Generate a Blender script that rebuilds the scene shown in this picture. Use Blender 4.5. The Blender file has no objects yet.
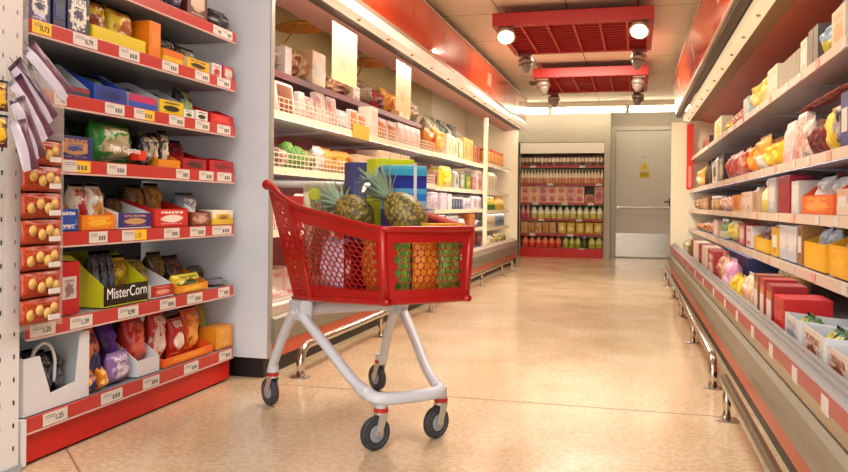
import bpy, bmesh, math, random
from mathutils import Vector, Matrix, noise
rnd = random.Random(7)
S = bpy.context.scene
COL = S.collection
PI = math.pi

# ------------------------------------------------------------------ camera model (also used to measure positions)
FPX, CAM_H, PPX, PPY, ROLL = 800.0, 0.9, 424.0, 204.3, 0.0104
PSI = math.atan(212 / 800)
FW = Vector((-math.sin(PSI), math.cos(PSI), 0)); RT = Vector((math.cos(PSI), math.sin(PSI), 0)); UP = Vector((0, 0, 1))
RC = RT * math.cos(ROLL) + UP * math.sin(ROLL); UC = -RT * math.sin(ROLL) + UP * math.cos(ROLL)
CAM = Vector((0, 0, CAM_H))
def ray(x, y): return FW + RC * ((x - PPX) / FPX) - UC * ((y - PPY) / FPX)
def on_plane(x, y, x0, k):                      # measured point on the vertical plane X = x0 + k (Y - 3.7)
    d = ray(x, y); t = (x0 - k * 3.7) / (d.x - k * d.y); return CAM + d * t
def on_y(x, y, v):
    d = ray(x, y); return CAM + d * (v / d.y)
def depth_at(px, x0, k, z):                     # Y of the point with height z on that plane seen at column px
    py = 206.0
    for _ in range(6):
        p = on_plane(px, py, x0, k)
        q = Vector((p.x, p.y, z)) - CAM
        py = PPY - FPX * q.dot(UC) / q.dot(FW)
    return p.y

# ------------------------------------------------------------------ materials
def lin(h):
    if not isinstance(h, str): return tuple(h) + (1,)
    o = []
    for i in (0, 2, 4):
        c = int(h[i:i + 2], 16) / 255
        o.append(c / 12.92 if c <= .04045 else ((c + .055) / 1.055) ** 2.4)
    return (*o, 1)
MATS = {}
def mat(key, col=None, rough=.5, metal=0, emit=None, es=0, trans=0, alpha=1, spec=.5, bump=0, bscale=40, col2=None, pat=None, scale=8, coat=0, thr=.5, soft=.08):
    if key in MATS: return MATS[key]
    m = bpy.data.materials.new(key); m.use_nodes = True
    nt = m.node_tree; b = nt.nodes['Principled BSDF']; L = nt.links.new
    b.inputs['Base Color'].default_value = lin(col or 'cccccc')
    b.inputs['Roughness'].default_value = rough; b.inputs['Metallic'].default_value = metal
    b.inputs['Specular IOR Level'].default_value = spec; b.inputs['Alpha'].default_value = alpha
    b.inputs['Transmission Weight'].default_value = trans; b.inputs['Coat Weight'].default_value = coat
    if emit: b.inputs['Emission Color'].default_value = lin(emit); b.inputs['Emission Strength'].default_value = es
    N = nt.nodes.new
    if pat or bump:
        tc = N('ShaderNodeTexCoord')
    if pat:
        ramp = N('ShaderNodeValToRGB'); ramp.color_ramp.elements[0].color = lin(col); ramp.color_ramp.elements[1].color = lin(col2)
        ramp.color_ramp.elements[0].position = max(0, thr - soft); ramp.color_ramp.elements[1].position = min(1, thr + soft)
        if pat == 'noise':
            n = N('ShaderNodeTexNoise'); n.inputs['Scale'].default_value = scale; n.inputs['Detail'].default_value = 3
            L(tc.outputs['Object'], n.inputs['Vector']); src = n.outputs['Fac']
        elif pat == 'voronoi':
            n = N('ShaderNodeTexVoronoi'); n.inputs['Scale'].default_value = scale
            L(tc.outputs['Object'], n.inputs['Vector']); src = n.outputs['Distance']
        elif pat in ('bandx', 'bandz', 'print', 'stripe', 'spot'):
            sp = N('ShaderNodeSeparateXYZ'); L(tc.outputs['Generated'], sp.inputs['Vector'])
            if pat == 'bandz': src = sp.outputs['Z']
            elif pat == 'bandx': src = sp.outputs['X']
            elif pat == 'stripe':
                w = N('ShaderNodeTexWave'); w.inputs['Scale'].default_value = scale; w.bands_direction = 'X'
                L(tc.outputs['Generated'], w.inputs['Vector']); src = w.outputs['Fac']
            else:
                mp = N('ShaderNodeMapping'); mp.inputs['Location'].default_value = (-.5, -.5, -.42); L(tc.outputs['Generated'], mp.inputs['Vector'])
                mm = N('ShaderNodeVectorMath'); mm.operation = 'MULTIPLY'; mm.inputs[1].default_value = (1.25, .0, 1.55 if pat == 'print' else 1.9); L(mp.outputs[0], mm.inputs[0])
                ln = N('ShaderNodeVectorMath'); ln.operation = 'LENGTH'; L(mm.outputs[0], ln.inputs[0])
                n = N('ShaderNodeTexNoise'); n.inputs['Scale'].default_value = scale; n.inputs['Detail'].default_value = 2
                
                def MA(op, x, y, z=None):
                    k = N('ShaderNodeMath'); k.operation = op
                    for i_, q_ in enumerate((x, y, z)):
                        if q_ is None: continue
                        if isinstance(q_, (int, float)): k.inputs[i_].default_value = q_
                        else: L(q_, k.inputs[i_])
                    return k.outputs[0]
                pic = MA('ADD', MA('MULTIPLY_ADD', ln.outputs['Value'], -.9, .85), MA('MULTIPLY_ADD', n.outputs['Fac'], .9 if pat == 'print' else .2, -.42 if pat == 'print' else -.08))
                # a band of broken marks above the picture, like a printed heading, and two fine lines below it
                n2 = N('ShaderNodeTexNoise'); n2.inputs['Scale'].default_value = 1.0; n2.inputs['Detail'].default_value = 1
                m2_ = N('ShaderNodeMapping'); m2_.inputs['Scale'].default_value = (26, 0, 9)
                oi = N('ShaderNodeObjectInfo'); sh_ = MA('MULTIPLY', oi.outputs['Random'], 37.0); cx_ = N('ShaderNodeCombineXYZ'); L(sh_, cx_.inputs['X']); L(sh_, cx_.inputs['Z'])
                L(tc.outputs['Generated'], m2_.inputs['Vector']); av = N('ShaderNodeVectorMath'); av.operation = 'ADD'; L(m2_.outputs[0], av.inputs[0]); L(cx_.outputs[0], av.inputs[1]); L(av.outputs[0], n2.inputs['Vector'])
                aw = N('ShaderNodeVectorMath'); aw.operation = 'ADD'; L(tc.outputs['Generated'], aw.inputs[0]); L(cx_.outputs[0], aw.inputs[1]); L(aw.outputs[0], n.inputs['Vector'])
                zc = sp.outputs['Z']; xc = sp.outputs['X']
                zb = MA('SUBTRACT', .075, MA('ABSOLUTE', MA('SUBTRACT', zc, .80), 0)); zl = MA('SUBTRACT', .02, MA('ABSOLUTE', MA('SUBTRACT', zc, .13), 0))
                xb = MA('SUBTRACT', .33, MA('ABSOLUTE', MA('SUBTRACT', xc, .5), 0))
                hd = MA('MULTIPLY', MA('MULTIPLY', MA('GREATER_THAN', MA('MAXIMUM', zb, zl), 0), MA('GREATER_THAN', xb, 0)), MA('GREATER_THAN', n2.outputs['Fac'], .46))
                src = MA('MAXIMUM', pic, hd)
        L(src, ramp.inputs['Fac']); L(ramp.outputs['Color'], b.inputs['Base Color'])
    if bump:
        n = N('ShaderNodeTexNoise'); n.inputs['Scale'].default_value = bscale; n.inputs['Detail'].default_value = 4
        L(tc.outputs['Object'], n.inputs['Vector'])
        bp = N('ShaderNodeBump'); bp.inputs['Strength'].default_value = bump; bp.inputs['Distance'].default_value = .01
        L(n.outputs['Fac'], bp.inputs['Height']); L(bp.outputs['Normal'], b.inputs['Normal'])
    MATS[key] = m
    return m
def pm(c1, c2=None, style=None, rough=.38):      # printed packaging
    if c2 is None: return mat('packaging_' + c1, c1, rough, bump=.15, bscale=18)
    st = style or 'print'
    kw = dict(print=dict(scale=6, thr=.5, soft=.06), spot=dict(scale=3, thr=.5, soft=.04), bandz=dict(thr=.45, soft=.01), bandx=dict(thr=.5, soft=.02),
              stripe=dict(scale=1.6, thr=.5, soft=.05), noise=dict(scale=22, thr=.5, soft=.08), voronoi=dict(scale=38, thr=.35, soft=.15))[st]
    return mat('packaging_%s_%s_%s' % (c1, c2, st), c1, rough, col2=c2, pat=st, **kw)
WHITE = mat('white_paint', 'dfe0e0', .4)
PANEL = mat('white_enamel_panel', 'dbe3ee', .35)
BLUEGREY = mat('pale_blue_enamel', 'a3b6d0', .45)
CREAM = mat('cream_enamel', 'efe3c4', .4)
RED = mat('red_plastic', 'b3140f', .35)
REDRAIL = mat('red_price_rail', 'bd3a34', .3)
REDKICK = mat('red_enamel', 'c4150f', .4)
STEEL = mat('polished_steel', 'c9c2b8', .16, 1)
BRUSHED = mat('brushed_steel', 'b5afa5', .3, 1)
BLACK = mat('black_plastic', '0d0d0e', .45)
RUBBER = mat('dark_rubber', '2c2e33', .6)
GREY = mat('grey_plastic', '8d95a5', .45)
TAG = mat('white_paper', 'd9d3cb', .5)
TAGY = mat('yellow_paper', 'f0c22a', .6)
INK = mat('dark_ink', '2b2a2c', .7)
CARD = mat('white_cardboard', 'd8dade', .7)
GREYCARD = mat('grey_cardboard', 'a2a8b0', .7)
SHELFM = mat('shelf_enamel', 'c9ccd0', .4)
TEXTW = mat('white_ink', 'eeeeea', .5)

# ------------------------------------------------------------------ mesh helpers
def NB(): return bmesh.new()
def box(bm, x0, y0, z0, x1, y1, z1):
    v = [bm.verts.new(p) for p in ((x0,y0,z0),(x1,y0,z0),(x1,y1,z0),(x0,y1,z0),(x0,y0,z1),(x1,y0,z1),(x1,y1,z1),(x0,y1,z1))]
    for f in ((3,2,1,0),(4,5,6,7),(0,1,5,4),(1,2,6,5),(2,3,7,6),(3,0,4,7)): bm.faces.new([v[i] for i in f])
    return bm
def prism(bm, pts, axis, a, b):                  # extrude a 2D outline along an axis (0 x: pts are (y,z); 1 y: (x,z); 2 z: (x,y))
    def P(p, t): return ((t, p[0], p[1]), (p[0], t, p[1]), (p[0], p[1], t))[axis]
    A = [bm.verts.new(P(p, a)) for p in pts]; B = [bm.verts.new(P(p, b)) for p in pts]
    n = len(pts)
    bm.faces.new(A[::-1]); bm.faces.new(B)
    for i in range(n): bm.faces.new((A[i], A[(i+1) % n], B[(i+1) % n], B[i]))
    bmesh.ops.recalc_face_normals(bm, faces=bm.faces)
    return bm
def tube(bm, pts, r, seg=12, caps=True):
    pts = [Vector(p) for p in pts]; rings = []; n0 = None
    for i, p in enumerate(pts):
        t = (pts[min(i+1, len(pts)-1)] - pts[max(i-1, 0)]).normalized()
        if n0 is None:
            n0 = t.orthogonal().normalized()
        n0 = (n0 - t * n0.dot(t)).normalized(); bn = t.cross(n0)
        ri = r[i] if isinstance(r, list) else r
        rr = ri if isinstance(ri, tuple) else (ri, ri)
        rings.append([bm.verts.new(p + n0 * rr[0] * math.cos(2*PI*k/seg) + bn * rr[1] * math.sin(2*PI*k/seg)) for k in range(seg)])
    for A, B in zip(rings, rings[1:]):
        for k in range(seg): bm.faces.new((A[k], A[(k+1) % seg], B[(k+1) % seg], B[k]))
    if caps: bm.faces.new(rings[0][::-1]); bm.faces.new(rings[-1])
    return bm
def lathe(bm, prof, seg=20, o=(0,0,0), ax=2):
    rings = []
    for r, h in prof:
        ring = []
        for k in range(seg):
            c, s = r * math.cos(2*PI*k/seg), r * math.sin(2*PI*k/seg)
            p = (c, s, h) if ax == 2 else ((c, h, s) if ax == 1 else (h, c, s))
            ring.append(bm.verts.new(Vector(p) + Vector(o)))
        rings.append(ring)
    for A, B in zip(rings, rings[1:]):
        for k in range(seg): bm.faces.new((A[k], A[(k+1) % seg], B[(k+1) % seg], B[k]))
    bm.faces.new(rings[0][::-1]); bm.faces.new(rings[-1])
    bmesh.ops.recalc_face_normals(bm, faces=bm.faces)
    return bm
def bez(pts, n=8):                               # smooth a polyline (Catmull-Rom)
    P = [Vector(p) for p in pts]; P = [P[0]*2-P[1]] + P + [P[-1]*2-P[-2]]; o = []
    for i in range(1, len(P)-2):
        for j in range(n):
            t = j/n; a, b, c, d = P[i-1], P[i], P[i+1], P[i+2]
            o.append(.5*((2*b)+(c-a)*t+(2*a-5*b+4*c-d)*t*t+(3*b-a-3*c+d)*t**3))
    o.append(P[-2]); return o
def meshdata(name, bm, m, smooth=False, bevel=0):
    me = bpy.data.meshes.new(name)
    if bevel: bmesh.ops.bevel(bm, geom=list(bm.edges), offset=bevel, segments=2, affect='EDGES', profile=.7)
    bm.to_mesh(me); bm.free()
    for p in me.polygons: p.use_smooth = smooth
    for x in (m if isinstance(m, (list, tuple)) else [m]): me.materials.append(x)
    return me
def obj(name, bm, m, parent=None, smooth=False, bevel=0, label=None):
    o = bpy.data.objects.new(name, meshdata(name, bm, m, smooth, bevel)); COL.objects.link(o)
    if parent: o.parent = parent
    if label: o['label'] = label
    return o
def link(name, me, parent=None, m=None, loc=(0,0,0), sc=(1,1,1), rot=(0,0,0)):
    o = bpy.data.objects.new(name, me); COL.objects.link(o)
    if parent: o.parent = parent
    o.location = loc; o.scale = sc; o.rotation_euler = rot
    if m is not None:
        o.material_slots[0].link = 'OBJECT'; o.material_slots[0].material = m
    return o
def empty(name, loc=(0,0,0), rz=0):
    o = bpy.data.objects.new(name, None); COL.objects.link(o); o.location = loc; o.rotation_euler = (0,0,rz); o.empty_display_size = .05
    return o
LABELS = {}; LOG = []
def tag(o, label, cat, group=None):
    n = len(label.split()); LOG.append((n, label)) if not 4 <= n <= 16 else None
    if label in LABELS and not (group and LABELS[label] == group): LOG.append(('repeat', label))
    LABELS[label] = group
    o['label'] = label; o['category'] = cat
    if group: o['group'] = group
    return o
def thing(name, label, cat, loc=(0,0,0), rz=0, group=None): return tag(empty(name, loc, rz), label, cat, group)
def struct(name, bm, m, bevel=0):
    o = obj(name, bm, m, bevel=bevel); o['kind'] = 'structure'; return o
def text(body, size, m, parent, loc, rot, name='lettering', ext=.0004, align='CENTER', sx=1):
    c = bpy.data.curves.new(name, 'FONT'); c.body = body; c.size = size; c.extrude = ext; c.align_x = align; c.align_y = 'CENTER'
    c.materials.append(m)
    tmp = bpy.data.objects.new('tmp', c); COL.objects.link(tmp); bpy.context.view_layer.update()
    me = bpy.data.meshes.new_from_object(tmp.evaluated_get(bpy.context.evaluated_depsgraph_get())); bpy.data.objects.remove(tmp)
    me.materials.clear(); me.materials.append(m)
    o = bpy.data.objects.new(name, me); COL.objects.link(o); o.parent = parent; o.location = loc; o.rotation_euler = rot; o.scale = (sx, 1, 1)
    return o

# ------------------------------------------------------------------ setting
def floor_mat():
    m = bpy.data.materials.new('polished_terrazzo'); m.use_nodes = True; nt = m.node_tree; b = nt.nodes['Principled BSDF']; L = nt.links.new; N = nt.nodes.new
    tc = N('ShaderNodeTexCoord')
    n1 = N('ShaderNodeTexNoise'); n1.inputs['Scale'].default_value = 1.6; n1.inputs['Detail'].default_value = 6; n1.inputs['Roughness'].default_value = .65
    n2 = N('ShaderNodeTexNoise'); n2.inputs['Scale'].default_value = 45; n2.inputs['Detail'].default_value = 3
    L(tc.outputs['Object'], n1.inputs['Vector']); L(tc.outputs['Object'], n2.inputs['Vector'])
    r1 = N('ShaderNodeValToRGB'); e = r1.color_ramp.elements; e[0].position = .32; e[0].color = lin('cdb592'); e[1].position = .68; e[1].color = lin('e0cfb2')
    r2 = N('ShaderNodeValToRGB'); e = r2.color_ramp.elements; e[0].position = .35; e[0].color = lin('e4d8c8'); e[1].position = .62; e[1].color = (1,1,1,1)
    L(n1.outputs['Fac'], r1.inputs['Fac']); L(n2.outputs['Fac'], r2.inputs['Fac'])
    mx = N('ShaderNodeMix'); mx.data_type = 'RGBA'; mx.blend_type = 'MULTIPLY'; mx.inputs['Factor'].default_value = .8
    L(r1.outputs['Color'], mx.inputs[6]); L(r2.outputs['Color'], mx.inputs[7])
    L(mx.outputs[2], b.inputs['Base Color'])
    rr = N('ShaderNodeMapRange'); rr.inputs['To Min'].default_value = .10; rr.inputs['To Max'].default_value = .26; L(n1.outputs['Fac'], rr.inputs['Value']); L(rr.outputs['Result'], b.inputs['Roughness'])
    b.inputs['Specular IOR Level'].default_value = .6
    n3 = N('ShaderNodeTexNoise'); n3.inputs['Scale'].default_value = 5; n3.inputs['Detail'].default_value = 2; L(tc.outputs['Object'], n3.inputs['Vector'])
    bp = N('ShaderNodeBump'); bp.inputs['Strength'].default_value = .05; bp.inputs['Distance'].default_value = .02; L(n3.outputs['Fac'], bp.inputs['Height']); L(bp.outputs['Normal'], b.inputs['Normal'])
    return m
def ceil_mat():
    m = bpy.data.materials.new('ceiling_tiles'); m.use_nodes = True; nt = m.node_tree; b = nt.nodes['Principled BSDF']; L = nt.links.new; N = nt.nodes.new
    tc = N('ShaderNodeTexCoord'); br = N('ShaderNodeTexBrick'); br.offset = 0; br.inputs['Scale'].default_value = 1
    br.inputs['Brick Width'].default_value = .6; br.inputs['Row Height'].default_value = 1.2; br.inputs['Mortar Size'].default_value = .008
    br.inputs['Color1'].default_value = lin('f4e2cc'); br.inputs['Color2'].default_value = lin('efdcc6'); br.inputs['Mortar'].default_value = lin('a88f78')
    L(tc.outputs['Object'], br.inputs['Vector']); L(br.outputs['Color'], b.inputs['Base Color']); b.inputs['Roughness'].default_value = .7
    return m
CEIL = 2.64
WALLM = mat('warm_grey_wall_paint', 'b6afa2', .6, bump=.05, bscale=60)
struct('floor', box(NB(), -3.4, -3, -.1, 2.0, 14.7, 0), floor_mat())
struct('ceiling', box(NB(), -3.4, -3, CEIL, 2.0, 14.7, CEIL+.1), ceil_mat())
struct('wall_back', box(NB(), -3.4, 14.5, 0, 2.0, 14.7, CEIL), WALLM)
struct('wall_left', box(NB(), -3.4, -3, 0, -3.2, 14.5, CEIL), WALLM)
struct('wall_right', box(NB(), 1.8, -3, 0, 2.0, 14.5, CEIL), WALLM)
# bulkhead round the shelf niche on the back wall
bm = NB(); box(bm, -3.2, 14.02, 2.0, -.43, 14.5, CEIL); struct('wall_bulkhead', bm, WALLM)
bm = NB(); box(bm, -.53, 14.02, 0, -.43, 14.5, 2.0); struct('wall_return', bm, WALLM)
bm = NB(); box(bm, -3.2, 14.02, 0, -2.02, 14.5, 2.0); struct('wall_niche', bm, WALLM)
# slab joints in the floor
JOINT = mat('floor_joint_filler', '8d7458', .6)
struct('trim_1', box(NB(), -1.8, 3.652, -.01, .42, 3.659, .0008), JOINT)
struct('trim_2', box(NB(), -1.8, 8.4, -.01, .42, 8.407, .0008), JOINT)
bm = NB(); prism(bm, [(-2.3, 2.76), (-1.72, 2.22), (-1.715, 2.225), (-2.295, 2.765)], 2, -.01, .0008); struct('trim_3', bm, JOINT)
# fire door
DOORM = mat('grey_door_paint', 'd0cec6', .45)
d = empty('door_1', (-.38, 14.5, 0)); d['kind'] = 'structure'
obj('door_leaf', box(NB(), .03, -.03, .005, .99, .0, 2.22), DOORM, d, bevel=.003)
bm = NB()
for a in ((-.05,-.045,0,.02,0,2.30), (1.0,-.045,0,1.07,0,2.30), (.02,-.045,2.23,1.0,0,2.30)): box(bm, *a)
obj('door_frame', bm, mat('door_frame_paint', 'cbc7bc', .45), d)
obj('kick_plate', box(NB(), .04, -.036, .02, .985, -.03, .43), BRUSHED, d)
bm = NB(); tube(bm, [(.08,-.10,.885),(.93,-.10,.885)], .014)
for x in (.08, .93): box(bm, x-.02, -.1, .86, x+.02, -.03, .91)
obj('panic_bar', bm, BRUSHED, d, smooth=False)
bm = NB(); box(bm, .93, -.04, .90, .97, -.03, 1.05); tube(bm, [(.95,-.03,.985),(.95,-.08,.985),(.85,-.08,.985)], .011)
obj('door_handle', bm, BLACK, d)
sg = thing('warning_sign', 'yellow warning sign with black triangle stuck on the grey fire door', 'sign', (.137, 14.47, 1.54))
obj('sign_plate', box(NB(), -.08, -.006, -.03, .08, 0, .14), mat('sign_backing', 'cfcab8', .5), sg)
bm = NB(); prism(bm, [(-.075,.0),(.075,.0),(0,.135)], 1, -.009, -.006); obj('triangle', bm, mat('sign_yellow', 'e2c61c', .5), sg)
bm = NB(); prism(bm, [(-.02,.03),(.0,.055),(-.006,.055),(.012,.095),(.004,.062),(.012,.062),(-.012,.025)], 1, -.0105, -.009); obj('bolt_symbol', bm, INK, sg)
obj('caption_plate', box(NB(), -.085, -.009, -.135, .085, -.001, -.035), MATS['sign_yellow'], sg)
bm = NB()
for i in range(3): box(bm, -.065, -.0105, -.06-.025*i, .065-.02*(i % 2), -.009, -.05-.025*i)
obj('caption_lines', bm, INK, sg)
nt_ = obj('door_notice', box(NB(), -.045, -.004, 0, .045, 0, .018), mat('notice_paper', 'a9a79c', .6)); nt_.location = (.13, 14.468, 1.75); tag(nt_, 'small grey notice strip above the warning sign on the door', 'notice')

# ------------------------------------------------------------------ ceiling lights
TUBE = mat('lit_fluorescent_tube', 'fff6e0', .5, emit='fff0d2', es=10)
def tube_light(x0, x1, y, label, group=None, es=None):
    t = thing('fluorescent_light', label, 'ceiling light', ((x0+x1)/2, y, CEIL-.145), 0, group)
    h = (x1-x0)/2
    obj('housing', box(NB(), -h, -.05, .055, h, .05, .144), mat('light_housing', 'e8e2d4', .4), t)
    obj('tube', tube(NB(), [(-h+.02, 0, 0), (h-.02, 0, 0)], .045, 14), TUBE, t, smooth=True)
    for s in (-1, 1): obj('end_cap', box(NB(), s*(h-.02)-.01, -.035, -.04, s*(h-.02)+.01, .035, .06), mat('light_end_cap', 'd8cfbe', .5), t)
tube_light(-2.55, -1.42, 13.6, 'fluorescent tube by the back wall, above the end of the meat chiller')
tube_light(-1.40, -.16, 13.6, 'middle fluorescent tube of the row along the back wall, above the carton shelves')
tube_light(-.14, 1.1, 13.6, 'fluorescent tube along the back wall above the grey fire door')

RAFT = mat('raft_red_enamel', 'b01608', .4); RAFT2 = mat('raft_rib_red', 'c8402c', .4)
SPOT = mat('frosted_spot_glass', '8e8378', .3, spec=.6); SPOTLIT = mat('lit_spot_glass', 'fff2d8', .3, emit='ffedc8', es=18)
def raft(y0, y1, label, lit, where):
    x0, x1, z = -1.225, .13, 2.45
    t = thing('light_raft', label, 'ceiling light raft', ((x0+x1)/2, (y0+y1)/2, z))
    hx, hy = (x1-x0)/2, (y1-y0)/2
    obj('front_beam', box(NB(), -hx, -hy, 0, hx, -hy+.06, .115), RAFT, t, bevel=.006)
    obj('rear_beam', box(NB(), -hx, hy-.06, 0, hx, hy, .115), RAFT, t, bevel=.006)
    for s in (-1, 1): obj('side_beam', box(NB(), min(s*hx, s*(hx-.05)), -hy+.06, 0, max(s*hx, s*(hx-.05)), hy-.06, .115), RAFT, t)
    obj('deck_plate', box(NB(), -hx+.05, -hy+.06, .085, hx-.05, hy-.06, .1), mat('raft_deck_red', '8d0f08', .5), t)
    bm = NB(); n = 12
    for i in range(n):
        y = -hy+.10 + (2*hy-.2)*i/(n-1); box(bm, -hx+.05, y-.012, .03, hx-.05, y+.012, .085)
    obj('louvre', bm, RAFT, t)
    for i in range(5):
        x = -hx+.24 + (2*hx-.46)*i/4
        obj('rib', box(NB(), x-.008, -hy+.06, .006, x+.008, hy-.06, .03), RAFT2, t)
    for sx in (-1, 1):
        for sy in (-1, 1): obj('hanger', tube(NB(), [(sx*(hx-.1), sy*(hy-.1), .1), (sx*(hx-.1), sy*(hy-.1), CEIL-z)], .006, 6), mat('hanger_wire', '8a7a6c', .4, .8), t)
    for sx in (-1, 1):
        for sy in (-1, 1):
            on = lit and sy < 0
            w = ('front ' if sy < 0 else 'rear ') + ('wall-side' if sx < 0 else 'packet-side')
            side = 'meat chiller side' if sx < 0 else 'packet chiller side'
            sp = thing('spotlight', ('glaring white' if on else 'unlit grey') + ' spotlight under the %s raft, %s edge, %s' % (where, 'front' if sy < 0 else 'rear', side), 'spotlight',
                       ((x0+x1)/2 + sx*(hx-.11), (y0+y1)/2 + sy*(hy-.06), z-.005))
            obj('bracket', box(NB(), -.07, -.03, -.02, .07, .03, 0), mat('spot_bracket', '8b6a55', .5), sp)
            a = Vector((-sx*.15, -.75 if on else -.15, -1)).normalized(); q = a.to_track_quat('Z', 'Y')
            hs = obj('housing', lathe(NB(), [(.03,0),(.075,.02),(.085,.075),(.08,.075)], 18), mat('spot_housing', 'b7a898', .35, .6), sp, smooth=True)
            ls = obj('lens', lathe(NB(), [(.07,.073),(.06,.105),(.038,.14),(.014,.165),(.001,.168)] if not on else [(.066,.073),(.06,.09),(.04,.108),(.001,.115)], 18), SPOTLIT if on else SPOT, sp, smooth=True, label='glowing white lens' if on else None)
            for k in (hs, ls): k.rotation_mode = 'QUATERNION'; k.rotation_quaternion = q; k.location = (0, 0, -.03)
raft(6.87, 8.25, 'red louvred ceiling raft nearer the camera with two lit spotlights', True, 'nearer red')
raft(9.74, 11.15, 'smaller-looking red louvred ceiling raft farther down the aisle, all spotlights dark', False, 'farther red')
sm = obj('smoke_detector', lathe(NB(), [(.001,-.05),(.035,-.05),(.055,-.02),(.06,0)], 16), mat('detector_grey', '7c7468', .5), smooth=True); sm.location = (-1.42, 11.3, CEIL)
tag(sm, 'small round grey smoke detector on the ceiling near the meat chiller fascia', 'smoke detector')

# ------------------------------------------------------------------ package meshes (front faces -Y, origin at base centre of the front, unit size)
def unit_carton():
    bm = NB(); box(bm, -.5, 0, 0, .5, 1, 1); return meshdata('carton', bm, WHITE, bevel=.02)
def unit_pouch(seed, w=14, h=16):
    bm = NB(); V = {}
    for s in (0, 1):
        for i in range(w+1):
            for j in range(h+1):
                u, v = i/w*2-1, j/h*2-1
                edge = i in (0, w) or j in (0, h)
                if s == 1 and edge: V[s, i, j] = V[0, i, j]; continue
                vv = min(1, abs(v)/.86); th = .5*(max(0, 1-abs(u)**2.6))**.6*(max(0, 1-vv**3))**.7
                nz = noise.noise(Vector((u*2.2, v*2.6, seed*7.3+s*3)))*.28 + noise.noise(Vector((u*6, v*5, seed*3.1+s)))*.16
                th = max(.015, th*(1+nz*1.6))
                x = u*.5*(1-.05*math.cos(v*PI/2)) ; z = (v*.5+.5) + (noise.noise(Vector((u*3, seed, 0)))*.012 if abs(v) > .98 else 0)
                V[s, i, j] = bm.verts.new((x, .5 + (-th if s == 0 else th), z))
    for s in (0, 1):
        for i in range(w):
            for j in range(h):
                f = (V[s,i,j], V[s,i+1,j], V[s,i+1,j+1], V[s,i,j+1])
                bm.faces.new(f if s == 0 else f[::-1])
    return meshdata('pouch', bm, WHITE, smooth=True)
def unit_seal():
    bm = NB(); box(bm, -.49, .485, .93, .49, .515, 1.0)
    return meshdata('seal', bm, WHITE)
def unit_lump(seed, n=2, amp=.22):
    bm = NB(); bmesh.ops.create_icosphere(bm, subdivisions=n, radius=.5)
    for v in bm.verts:
        d = 1 + amp*noise.noise(v.co*3+Vector((seed*5, 0, 0))); v.co *= d; v.co.z = v.co.z+.5; v.co.y += .5
    return meshdata('lump', bm, WHITE, smooth=True)
def unit_bottle():
    return meshdata('bottle', lathe(NB(), [(.42,0),(.5,.03),(.5,.55),(.46,.62),(.22,.8),(.2,.86)], 14, (0,.5,0)), WHITE, smooth=True)
def unit_cap():
    return meshdata('cap', lathe(NB(), [(.25,.86),(.25,1.0)], 12, (0,.5,0)), WHITE)
def unit_jar():
    return meshdata('jar', lathe(NB(), [(.44,0),(.5,.04),(.5,.74),(.42,.82)], 14, (0,.5,0)), WHITE, smooth=True)
def unit_lid():
    return meshdata('lid', lathe(NB(), [(.46,.82),(.47,.84),(.47,.98),(.44,1.0)], 14, (0,.5,0)), WHITE)
def unit_gable():
    bm = NB(); prism(bm, [(0,0),(1,0),(1,.8),(.5,1),(0,.8)], 0, -.5, .5); return meshdata('gable_carton', bm, WHITE)
def unit_dish():                                   # shallow pack, stands on its edge: front face -Y
    bm = NB(); prism(bm, [(-.5,.06),(-.44,0),(.44,0),(.5,.06),(.5,.94),(.44,1),(-.44,1),(-.5,.94)], 1, .35, 1); 
    return meshdata('dish', bm, WHITE)
def unit_film():
    bm = NB(); w, h = 8, 8
    V = {}
    for i in range(w+1):
        for j in range(h+1):
            u, v = i/w*2-1, j/h*2-1; e = (1-u**4)*(1-v**4)
            V[i,j] = bm.verts.new((u*.42, .34-.32*e*(1+.3*noise.noise(Vector((u*3, v*3, 1.7)))), .5+v*.42))
    for i in range(w):
        for j in range(h): bm.faces.new((V[i,j], V[i+1,j], V[i+1,j+1], V[i,j+1]))
    return meshdata('filling', bm, WHITE, smooth=True)
U = dict(carton=unit_carton(), pouch=[unit_pouch(i) for i in range(7)], seal=unit_seal(), lump=[unit_lump(i) for i in range(3)], bottle=unit_bottle(), cap=unit_cap(), jar=unit_jar(), lid=unit_lid(),
         gable=unit_gable(), dish=unit_dish(), film=unit_film())
def unit_label():
    bm = NB(); box(bm, -.34, -.006, .3, .34, .004, .72); return meshdata('label', bm, WHITE)
U['label'] = unit_label()

def tray_parts(t, w, h, d, front, side, hb=None, inner=None):
    """shelf-ready display tray: open carton, low front, sloping sides"""
    hb = hb or h*1.7; th = .004
    inner = inner or side
    obj('tray_floor', box(NB(), -w/2, 0, 0, w/2, d, th), side, t)
    obj('back_wall', box(NB(), -w/2, d-th, th, w/2, d, hb), side, t)
    for s in (-1, 1):
        bm = NB(); prism(bm, [(th, th), (d-th, th), (d-th, hb), (d*.45, hb), (th, h)], 0, s*w/2-(th if s > 0 else 0), s*w/2+(th if s < 0 else 0)); obj('side_wall', bm, side, t)
    obj('front_panel', box(NB(), -w/2, 0, th, w/2, th, h), front, t)

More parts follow.
